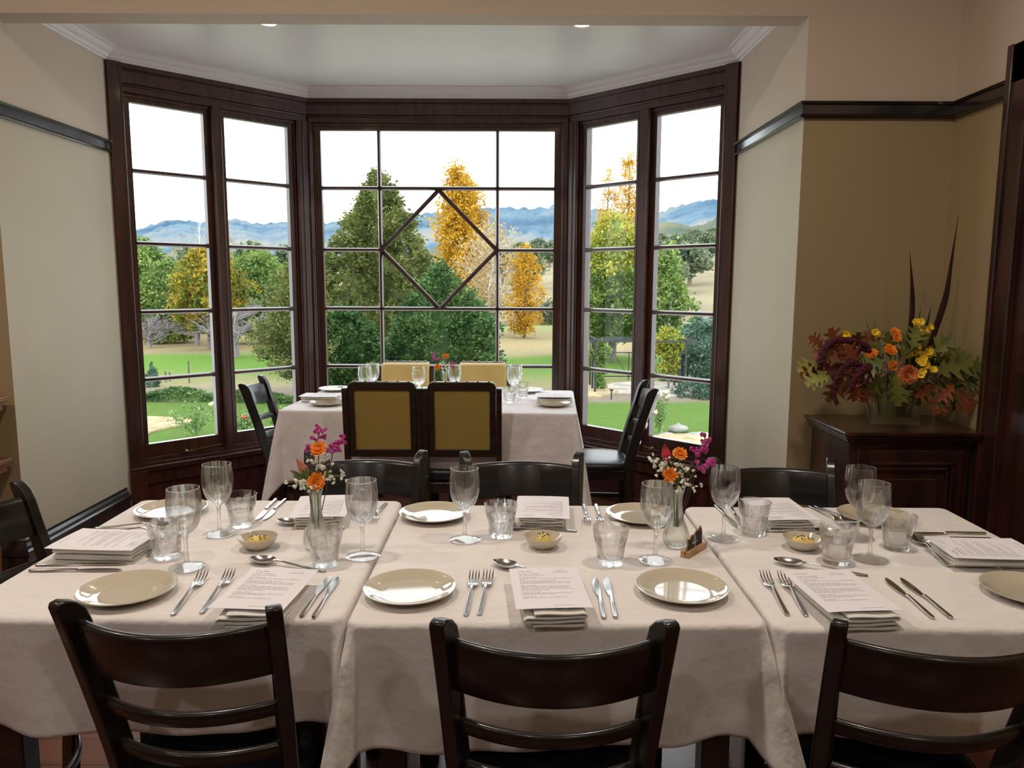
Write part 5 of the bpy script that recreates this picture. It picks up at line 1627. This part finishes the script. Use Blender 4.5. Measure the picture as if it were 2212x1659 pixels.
m = MB(); vs = []; fs = []
azs = [-40 + 70 * i / 70 for i in range(71)]; rsx = [7 * (320 / 7) ** (k / 60) for k in range(61)]
for a in azs:
    for r in rsx: x = r * sin(R(a)); y = r * cos(R(a)); vs.append((x, y, hz(x, y)))
for i in range(70):
    for k in range(60):
        q = i * 61 + k; fs.append((q, q + 1, q + 62, q + 61))
m.add(vs, fs, 0)
m.m = [1 if (math.hypot(vs[f[0]][0], vs[f[0]][1]) > 58 and vs[f[0]][0] > -3 and (vs[f[0]][0] / vs[f[0]][1]) > -.02) else 0 for f in fs]
o = m.build('lawn', [M_GROUND, M_DRY], smooth=80); struct(o)
SKY = [(-40, .05), (-27.45, 0.0537), (-25.81, 0.0588), (-24.97, 0.064), (-24.11, 0.0698), (-23.11, 0.0725), (-21.82, 0.0701), (-20.79, 0.0706), (-20.34, 0.0736), (-19.74, 0.075), (-18.54, 0.0718), (-17.31, 0.0702), (-16.06, 0.0741), (-13.54, 0.0728), (-11.59, 0.0803), (-8.64, 0.0836), (-6.64, 0.0864), (-5.47, 0.089), (-1.94, 0.0942), (-0.25, 0.0955), (1.44, 0.0944), (2.95, 0.0973), (5.48, 0.0914), (6.14, 0.0931), (9.14, 0.0835), (10.45, 0.0866), (11.42, 0.0932), (13.01, 0.1001), (14.59, 0.1045), (16.77, 0.1091), (22, .12), (30, .12)]


def ridge(name, label, r0, r1, scale, seed, mt, rough, az0=-36, az1=26, fn=None):
    rnd = random.Random(seed); m = MB(); vs = []; fs = []; NA, NR = 260, 26
    ax = [s[0] for s in SKY]; ay = [s[1] for s in SKY]
    for i in range(NA + 1):
        a = az0 + (az1 - az0) * i / NA
        e = float(np.interp(a, ax, ay)) * scale if fn is None else fn(a)
        for k in range(NR + 1):
            t = k / NR; r = r0 + (r1 - r0) * t
            top = 1.4 + e * r1
            z = 5 + (top - 5) * (t ** 1.15)
            z += (sin(a * 1.9 + t * 5 + seed) * .045 + sin(a * 4.3 - t * 9) * .03 + sin(a * 9 + t * 14) * .012) * top * (1 - t) * t * 1.3
            z += rnd.gauss(0, 1) * rough * (.3 + .7 * t)
            vs.append((r * sin(R(a)), r * cos(R(a)), z))
    for i in range(NA):
        for k in range(NR):
            q = i * (NR + 1) + k; fs.append((q, q + 1, q + NR + 2, q + NR + 1))
    m.add(vs, fs); o = m.build(name, mt, smooth=0); return tag(o, label, 'hill')


struct(ridge('hills', 'haze-blue forested range of hills along the horizon', 420, 900, 1.0, 3, M_HILL, .9))
M_HILL2 = mat('near_gum_hill', (0.19, 0.17, 0.11), .95, col2=(0.075, 0.10, 0.075), vscale=.02, detail=10, spec=.02)
struct(ridge('foothills', 'greener wooded lower slopes in front of the blue hills', 285, 430, 1.0, 5, M_HILL2, .35,
             fn=lambda a: (.034 + .008 * sin(a * .8) + .006 * sin(a * 2.1)) if a < 0 else (.040 + .0028 * a + .006 * sin(a * 1.3))))


def patch(name, cx, cy, rx, ry, z, mt, seed=0, h=.05, n=40):
    rnd = random.Random(seed); m = MB(); ph = rnd.uniform(0, 6)
    P = []
    for k in range(n):
        a = 2 * pi * k / n; w = 1 + .12 * sin(3 * a + ph) + .07 * sin(5 * a + ph)
        P.append((cx + rx * w * cos(a), cy + ry * w * sin(a)))
    m.extrude(P, 'z', z - .1, z + h); return struct(m.build(name, mt, smooth=0))


patch('garden_bed', -9.2, 17.7, 1.35, 1.5, GZ, M_BED, 2, .04)
patch('garden_path', 4.6, 24.6, 2.1, 1.7, GZ, M_PAVE, 5, .05)
patch('mulch_bed', 2.45, 24.0, .75, 1.3, GZ, M_BED, 7, .06)
patch('paved_corner', 4.1, 15.7, 1.6, 1.35, GZ, M_BED, 9, .04)
m = MB(); m.box(-13, 9, 5.6, 14.9, GZ - .1, GZ + .04); struct(m.build('added_bounce_terrace', mat('added_bounce_paving', (0.50, 0.46, 0.43), .9, var=.12, vscale=1.2, spec=.05), smooth=0))  # unseen pale slab added to bounce neutral light up to the bay ceiling
patch('paved_terrace_edge', -8.0, 14.8, 1.9, .9, GZ, M_PAVE, 11, .05)


def tree(label, x, y, name='tree', cat='tree', group=None, z=None):
    return thing(name, label, cat, (x, y, hz(x, y) if z is None else z), 0, group)


def pol(u, d):   # ground point on the bearing of a picture column at distance d
    x = (u - 1106) / 1661.0; return (x * d, d)


# 1 large olive conifer
x, y = pol(822, 31); t = tree('large olive-green conifer outside the centre window, left of the gold poplar', x, y, 'conifer')
PR = [(.2, 3.2), (.9, 3.8), (2.0, 3.6), (3.2, 2.9), (4.4, 2.15), (5.4, 1.55), (6.2, 1.15), (7.0, .65), (7.7, .15)]
core(t, K_OLIVE, PR, .55); crown(t, K_OLIVE, PR, 1700, 28, .11, .105, 11, outward=.8, lump=.12); trunk(t, 6.5, .22, 1, branches=8, spread=2.0, z0=.1)
# a second olive conifer seen through the left window
x, y = pol(618, 21); t = tree('olive weeping conifer at the right edge of the left window', x + .22, y, 'conifer')
PR = [(.9, .5), (1.3, .9), (1.9, 1.0), (2.6, .9), (3.3, .55), (3.9, .15)]
crown(t, K_OLIVE, PR, 420, 28, .08, .065, 13, outward=.6, shell=.3, lump=.2); trunk(t, 3.2, .07, 2, branches=12, spread=.9, z0=.2)
# 2 deep green juniper
x, y = pol(950, 24.5); t = tree('deep green bushy conifer low in the centre window', x, y, 'conifer')
PR = [(0, 1.6), (.6, 1.95), (1.4, 1.85), (2.3, 1.45), (3.0, .95), (3.6, .4), (3.9, .1)]
core(t, K_JUN, PR, .52); crown(t, K_JUN, PR, 1000, 28, .09, .085, 17, outward=.8, lump=.16)
x, y = pol(745, 23.5); t = tree('deep green conifer at the lower left of the centre window', x, y, 'conifer')
PR = [(0, 1.0), (.6, 1.3), (1.4, 1.15), (2.1, .7), (2.6, .2)]
core(t, K_JUN, PR, .52); crown(t, K_JUN, PR, 560, 28, .09, .085, 19, outward=.8, lump=.16)
x, y = pol(1128, 19); t = tree('small low conifer spray at the lower right of the centre window', x, y, 'shrub', 'shrub')
PR = [(0, .35), (.35, .42), (.7, .1)]
crown(t, K_JUN, PR, 60, 24, .06, .07, 23, outward=.9)


def poplar(label, u, d, h, r, seed, mt=K_YEL, z=None, n=300, per=34, group='golden poplars', zb=.06):
    x, y = pol(u, d); t = tree(label, x, y, 'poplar_tree', group=group, z=z)
    PR = [(h * zb, r * .55), (h * .15, r * .95), (h * .3, r), (h * .5, r * .95), (h * .7, r * .85), (h * .85, r * .66), (h * .95, r * .42), (h, .12)]
    crown(t, mt, PR, n, per, r * .15, r * .095, seed, outward=0, elong=1.4, shell=.25, lump=.22)
    trunk(t, h * .95, r * .09, seed, branches=16, spread=r * .8, z0=.08, rise=1.6)
    return t


poplar('tall gold poplar in the middle of the centre window', 990, 60, 12.2, 1.75, 31, n=620)
poplar('second gold poplar leaning beside the tall one in the centre window', 1018, 64, 11.5, 1.5, 33, n=420)
poplar('small slender gold poplar at the right of the centre window', 1133, 48, 5.7, 1.05, 35, n=260)
poplar('yellow-topped poplar in the right window, left one', 1307, 52, 11.0, .95, 37, n=220)
poplar('yellow-topped poplar in the right window, tallest', 1352, 53, 12.0, 1.15, 39, n=260)
poplar('thin orange poplar far off in the left window', 496, 75, 9.2, .75, 41, mt=K_PALE, n=110)
# pale sparse tree
x, y = pol(1062, 50); t = tree('pale silver-barked tree with sparse buff leaves right of the poplars', x, y)
PR = [(1.2, .6), (2.5, 1.9), (4.2, 2.7), (5.6, 2.4), (6.6, 1.3), (7.2, .3)]
crown(t, K_PALE, PR, 260, 13, .26, .14, 43, shell=.2, lop=(1.05, 1)); trunk(t, 6.3, .14, 5, M_PALEB, branches=11, spread=2.4, z0=.2, sub=5)
# right window tree
x, y = pol(1322, 33); t = tree('green leafy tree filling the left half of the right window, turning yellow above', x, y)
PR = [(1.0, .9), (1.6, 1.5), (2.6, 1.75), (3.8, 1.6), (4.8, 1.2), (5.6, .8), (6.2, .2)]
core(t, K_GREEN, PR, .55); crown(t, K_GREEN, PR[:4], 480, 28, .14, .10, 45, lump=.2); crown(t, K_GRYEL, PR[3:], 300, 28, .14, .10, 46, lump=.25, name='yellowing_foliage'); trunk(t, 4.5, .16, 6, branches=7, spread=1.4, z0=.3)
x, y = pol(1290, 35); t = tree('darker tree trunk and crown behind the leafy tree in the right window', x, y)
PR = [(1.1, .7), (1.8, 1.1), (3.0, 1.2), (4.2, .9), (5.0, .2)]
crown(t, K_GREEN, PR, 200, 26, .16, .13, 47, lump=.2); trunk(t, 4.2, .15, 7, branches=5, spread=1.0)
x, y = pol(1452, 31); t = tree('light green young tree in the middle of the right window', x - .2, y)
PR = [(.6, .5), (1.2, .9), (2.0, 1.0), (2.8, .8), (3.6, .55), (4.3, .3), (4.9, .1)]
crown(t, K_GREEN, PR, 260, 24, .13, .11, 49, shell=.3, lump=.3); trunk(t, 4.2, .07, 8, M_PALEB, branches=10, spread=1.1, z0=.25)
x, y = pol(1522, 26); t = tree('dark glossy rounded shrub at the right edge of the right window', x, y, 'shrub', 'shrub')
PR = [(.1, .8), (.7, 1.05), (1.4, 1.0), (1.9, .7), (2.25, .25)]
core(t, K_CAM, PR, .75); crown(t, K_CAM, PR, 420, 26, .08, .075, 51, lump=.12)
x, y = pol(1447, 24.6); t = tree('yellow-green climber on the right end of the black pergola', x, y, 'climbing_plant', 'climber')
PR = [(.5, .12), (.9, .30), (1.3, .48), (1.65, .50), (1.95, .2)]
crown(t, K_GRYEL, PR, 170, 24, .06, .075, 53, shell=.2, lump=.25); trunk(t, 1.5, .03, 9, branches=3, spread=.3)
x, y = pol(1298, 24.4); t = tree('green climber on the left posts of the black pergola', x, y, 'climbing_plant', 'climber')
PR = [(0, .10), (.4, .16), (.8, .17), (1.15, .34), (1.4, .30), (1.6, .08)]
crown(t, K_GREEN, PR, 120, 22, .05, .065, 55, shell=.2, lump=.25); trunk(t, 1.3, .02, 10, branches=3, spread=.2)
for k, (u, d, w, lab) in enumerate([(1500, 23.3, .55, 'low blue-green plants at the foot of the glossy shrub'), (1538, 22.8, .5, 'low grey-green plants at the right edge beside the lawn'), (1462, 26.5, .35, 'small tuft behind the pergola posts')]):
    x, y = pol(u, d); t = tree(lab, x, y, 'garden_plant', 'plant')
    crown(t, K_CAM if k < 2 else K_GREEN, [(0, w), (.25, w), (.42, w * .4)], 60, 22, .06, .06, 60 + k)
# left window
x, y = pol(333, 46); t = tree('tall green tree at the left edge of the left window', x - .5, y)
PR = [(.3, 1.6), (1.5, 2.1), (3.0, 2.1), (4.4, 1.5), (5.3, .8), (5.7, .2)]
core(t, K_GREEN, PR, .62); crown(t, K_GREEN, PR, 700, 28, .15, .13, 61, lump=.2); trunk(t, 4, .15, 11)
x, y = pol(372, 43); t = tree('green and gold tree just left of the amber maple', x - .2, y)
PR = [(.3, 1.0), (1.3, 1.5), (2.6, 1.4), (3.8, .8), (4.4, .2)]
core(t, K_OLIVE, PR, .7); crown(t, K_GREEN, PR, 300, 26, .15, .15, 63, lump=.2)
x, y = pol(452, 38); t = tree('amber and gold maple in the middle of the left window', x, y, 'maple_tree')
PR = [(1.1, .7), (1.7, 1.4), (2.6, 1.75), (3.6, 1.5), (4.4, .9), (5.0, .25)]
core(t, K_MAPLE, PR, .5); crown(t, K_MAPLE, PR, 420, 26, .15, .14, 65, lump=.25, shell=.5); trunk(t, 3.6, .1, 12, branches=7, spread=1.3)
x, y = pol(563, 43); t = tree('rounded fresh green tree in the right half of the left window', x, y)
PR = [(.6, 1.2), (1.4, 1.8), (2.6, 2.0), (3.8, 1.6), (4.6, 1.0), (5.0, .2)]
core(t, K_GREEN, PR, .62); crown(t, K_GREEN, PR, 700, 28, .14, .12, 67, lump=.18); trunk(t, 3.6, .12, 13)


for k, (u, d, w, h, mt, lab) in enumerate([(318, 50, 2.6, 3.4, K_JUN, 'dark shrubbery behind the fence at the left edge of the left window'), (398, 51, 2.8, 2.8, K_HEDGE, 'dark shrubbery behind the fence below the amber maple'),
        (498, 52, 2.6, 2.6, K_HEDGE, 'dark shrubbery behind the fence near the window mullion'), (590, 53, 2.6, 2.8, K_HEDGE, 'shrubbery behind the fence at the right of the left window'),
        (1240, 62, 3.5, 2.2, K_GUM, 'grey-green bushes at the foot of the dry hillside')]):
    x, y = pol(u, d); t = tree(lab, x, y, 'shrub', 'shrub')
    PR = [(0, w * .9), (h * .4, w), (h * .75, w * .75), (h, w * .2)]
    core(t, mt, PR, .7, lop=(.85, .3)); crown(t, mt, PR, 260, 24, .2, .15, 200 + k, lop=(.85, .3))


def bare(label, u, d, h, spread, seed, mt=M_TWIG, nb=14, sub=10, name='bare_tree', z0=.3):
    x, y = pol(u, d); t = tree(label, x, y, name)
    trunk(t, h * .6, h * .035, seed, mt, branches=nb, spread=spread, z0=z0, sub=sub, name='trunk_and_branches', rise=.35)
    return t


bare('bare mauve-grey tree with a dark trunk standing on the green strip in the left window', 508, 34, 3.4, 1.9, 71)
bare('low bare shrub at the left edge of the left window', 322, 40, 2.4, 1.5, 72, name='bare_shrub', z0=.1)
bare('wide bare grey shrub beneath the gold maple', 425, 41, 2.8, 2.2, 73, name='bare_shrub', nb=16)
for u, d, h, s in ((441, 90, 13, 74), (478, 85, 11, 75), (465, 92, 11.5, 76)):
    x, y = pol(u, d); t = tree({441: 'tallest thin bare poplar before the far hill', 478: 'shortest thin bare poplar, beside the window mullion', 465: 'thin bare poplar between two others'}[u], x, y, 'bare_tree', group='bare poplars')
    trunk(t, h, .07, s, M_PALEB, branches=16, spread=1.3, z0=.3, sub=2, name='trunk_and_branches', rise=1.8)
x, y = pol(322, 25); t = tree('small dark cone-shaped shrub beyond the hedge in the left window', x, y, 'shrub', 'shrub')
PR = [(0, .18), (.3, .2), (.6, .1), (.8, .02)]
core(t, K_CAM, PR, .85); crown(t, K_CAM, PR, 50, 20, .03, .04, 77)


def hedge(label, x0, x1, y, h, seed, d=.5):
    t = thing('hedge', label, 'hedge', ((x0 + x1) / 2, y, GZ), 0, 'low hedges behind the lawn'); rng = np.random.default_rng(seed); L = (x1 - x0) / 2
    n = int(900 * L + 800); P = np.stack([rng.uniform(-L, L, n), rng.uniform(-d / 2, d / 2, n), rng.uniform(0, 1, n) ** .6], 1)
    P[:, 2] *= h * (.8 + .2 * np.sin(P[:, 0] * 3 + seed)) * np.sqrt(np.clip(1 - (P[:, 1] / d * 1.6) ** 2 * .6 - (np.abs(P[:, 0]) / L) ** 6 * .7, .05, 1))
    quads('foliage', t, K_HEDGE, P, .07 * rng.uniform(.6, 1.3, n), rng, 1.8)
    m = MB(); m.box(-L * .93, L * .93, -d * .35, d * .35, 0, h * .62); m.build('inner_foliage', K_HEDGE, t, smooth=0)


hedge('long low hedge behind the lawn at the left of the left window', -11.2, -8.35, 21.9, .42, 1)
hedge('short low hedge between the long one and the mullion', -8.25, -7.45, 21.8, .34, 2)
hedge('low hedge seen through the back of the left dining chair', -7.4, -6.2, 21.7, .32, 3)
hedge('low plant hedge at the right edge of the left window', -6.15, -5.6, 21.9, .26, 4)


def rose(label, x, y, h, w, mt, seed, nf=6):
    t = thing('rose_bush', label, 'rose bush', (x, y, GZ), 0, 'rose bushes by the lawn'); rnd = random.Random(seed)
    m = MB(); tips = []
    for k in range(9):
        e = Vector((rnd.gauss(0, w * .5), rnd.gauss(0, w * .5), h * rnd.uniform(.6, 1.05))); tips.append(e); m.tube([(0, 0, 0), e * .5 + Vector((0, 0, .05)), e], [.012, .009, .004], 4)
    m.build('stems', M_STEM, t)
    rng = np.random.default_rng(seed); T = np.array([tuple(v) for v in tips]); i = rng.integers(0, 9, 420); P = T[i] * rng.uniform(.35, 1, (420, 1)) + rng.normal(size=(420, 3)) * .07
    quads('foliage', t, K_ROSE, P, .05 * rng.uniform(.7, 1.3, 420), rng, 1.5)
    for k in range(nf):
        m = MB(); c = tips[k % 9] * rnd.uniform(.85, 1.02)
        for j in range(7): m.ball(c + Vector((rnd.gauss(0, .02), rnd.gauss(0, .02), rnd.gauss(0, .015))), .028, 7, 5)
        m.build('bloom', mt, t, smooth=80)


rose('rose bush with a cream bloom in the middle of the lawn, lower left window', -6.95, 16.6, .85, .45, M_ROSEY, 1, 2)
rose('rose bush at the left edge of the sandy bed', -9.9, 18.0, 1.0, .35, M_ROSEP, 2, 3)
rose('red rose bush behind the left dining chair at the bay table', -6.15, 17.3, .45, .3, M_ROSER, 3, 5)
rose('red rose bush between the chair and the bay tablecloth', -5.5, 17.8, .5, .35, M_ROSER, 4, 7)
rose('pink rose bush at the left edge of the right window, tall pale blooms', 3.35, 17.2, .95, .22, M_ROSEP, 5, 4)

# stones at the lawn edge
for x, y, r, lab in ((3.85, 17.5, .17, 'grey rounded boulder on the lawn edge in the right window'), (3.50, 17.2, .13, 'flat pale stone left of the boulder'), (4.25, 17.1, .2, 'long flat pale edging stone right of the boulder')):
    m = MB(); f = 1.0 if r == .17 else .35
    m.M = Matrix.Diagonal((1.25, 1, f, 1)); m.lathe([(0, -r * .6)] + [(r * sin(pi * k / 10), -r * .6 * cos(pi * k / 10) + (.4 * r if k > 4 else 0) * 0) for k in range(1, 10)] + [(0, r * .9)], 16, fn=lambda rr, z, a, k: rr * (1 + .12 * sin(2 * a + 1) + .08 * sin(5 * a + z * 20)))
    o = m.build('boulder', M_STONE, smooth=60); o.location = (x, y, GZ + r * .4 * f); tag(o, lab, 'stone')
m = MB(); m.lathe([(0, 0), (.02, 0), (.02, .25), (.06, .27), (.06, .30), (0, .31)], 12)
o = m.build('garden_light', M_IRON); o.location = (2.94, 22.5, GZ); tag(o, 'small black path light standing before the flagstones', 'garden light')

# pergola and gate
t = thing('pergola', 'black iron pergola with flat beams crossing the right window', 'pergola', (4.0, 24.6, GZ), 0)
for dx, dy in ((-1.42, -.9), (-1.42, -.1), (-1.42, .7), (1.38, -.9), (1.38, -.1), (1.38, .7)):
    m = MB(); m.box(dx - .03, dx + .03, dy - .03, dy + .03, 0, 1.62); m.build('post', M_IRON, t, smooth=0)
m = MB()
for dy in (-.9, -.1, .7): m.box(-1.6, 1.9, dy - .02, dy + .02, 1.60, 1.655)
for dx in (-1.42, 1.38): m.box(dx - .02, dx + .02, -1.0, .8, 1.655, 1.69)
m.build('beams', M_IRON, t, smooth=0)
t = thing('iron_gate', 'low black iron gate with diagonal bracing behind the pergola', 'gate', (4.15, 27.2, GZ), 0)
m = MB()
for z in (.1, .95): m.box(-1.1, 1.1, -.015, .015, z, z + .035)
for x in (-1.1, 0, 1.1): m.box(x - .015, x + .015, -.015, .015, 0, .98)
m.build('gate_frame', M_IRON, t, smooth=0)
m = MB()
for a in (-1.1, 0):
    m.bar((a, 0, .1), (a + .55, 0, .95), .02, .02); m.bar((a + .55, 0, .95), (a + 1.1, 0, .1), .02, .02)
m.build('brace', M_IRON, t, smooth=0)
# paddock fence: posts and wires
t = thing('paddock_fence', 'post and wire fence along the back of the dry paddock in the left window', 'fence', (-17.5, 45.5, GZ), R(6))
for k in range(13):
    m = MB(); m.box(-9 + k * 1.6 - .04, -9 + k * 1.6 + .04, -.04, .04, -.1, 1.15); m.build('post', M_POST, t, smooth=0)
m = MB()
for z in (.35, .7, 1.05): m.box(-9, 10.2, -.008, .008, z, z + .016)
m.build('wire', M_POST, t, smooth=0)
for k, (u, y) in enumerate(((403, 25.9), (352, 26.2), (361, 26.4))):
    x = (u - 1106) / 1661 * y; m = MB(); m.box(-.018, .018, -.018, .018, -.1, [.75, .35, .3][k])
    o = m.build('stake', M_POST, smooth=0); o.location = (x, y, GZ); tag(o, ['tall thin stake beyond the path in the left window', 'short stake left of the tall one beyond the path', 'short stake closest to the tall one beyond the path'][k], 'stake')

# trees scattered over the far slopes
rnd = random.Random(21)
gp = thing('gum_tree', 'distant grey-green gum tree', 'tree', (0, 0, 0))
crown(gp, K_GUM, [(1.6, 1.0), (2.6, 2.3), (3.8, 2.6), (5.0, 1.8), (5.8, .5)], 90, 16, .42, .42, 91, shell=.2, lump=.25)
trunk(gp, 4.2, .22, 20, branches=5, spread=2.2)
first = True
gsp = [(u, rnd.uniform(95, 190)) for u in range(300, 470, 24)] + [(u, rnd.uniform(90, 150)) for u in range(505, 640, 20)] + [(u, rnd.uniform(120, 220)) for u in (1085, 1110, 1135, 1160, 1185, 1200)] + [(u, rnd.uniform(100, 240)) for u in (1420, 1436, 1452, 1470, 1485, 1503, 1520, 1536, 1550)] + [(u, rnd.uniform(230, 300)) for u in range(1080, 1200, 14)] + [(u, rnd.uniform(230, 300)) for u in range(1410, 1560, 12)] + [(u, rnd.uniform(200, 290)) for u in range(285, 640, 16)]
kept = []
for k, (u, d) in enumerate(gsp):
    x, y = pol(u, d); z = hz(x, y); s = rnd.uniform(.7, 1.25)
    if any(math.hypot(x - a, y - b) < 3.3 * (s + c) for a, b, c in kept): continue
    kept.append((x, y, s))
    side = 'left' if u < 660 else ('centre' if u < 1250 else 'right')
    far = 'scattered on the far slopes' if d > 195 else 'standing beyond the garden trees'
    lab = 'grey-green gum tree %s, seen through the %s window' % (far, side)
    if first: g = gp; g.location = (x, y, z); g['label'] = lab; first = False
    else: g = dup(gp, lab, (x, y, z), rnd.uniform(0, 6))
    g['group'] = 'gum trees %s through the %s window' % (far, side); g.scale = (s, s, s * rnd.uniform(.8, 1.1))
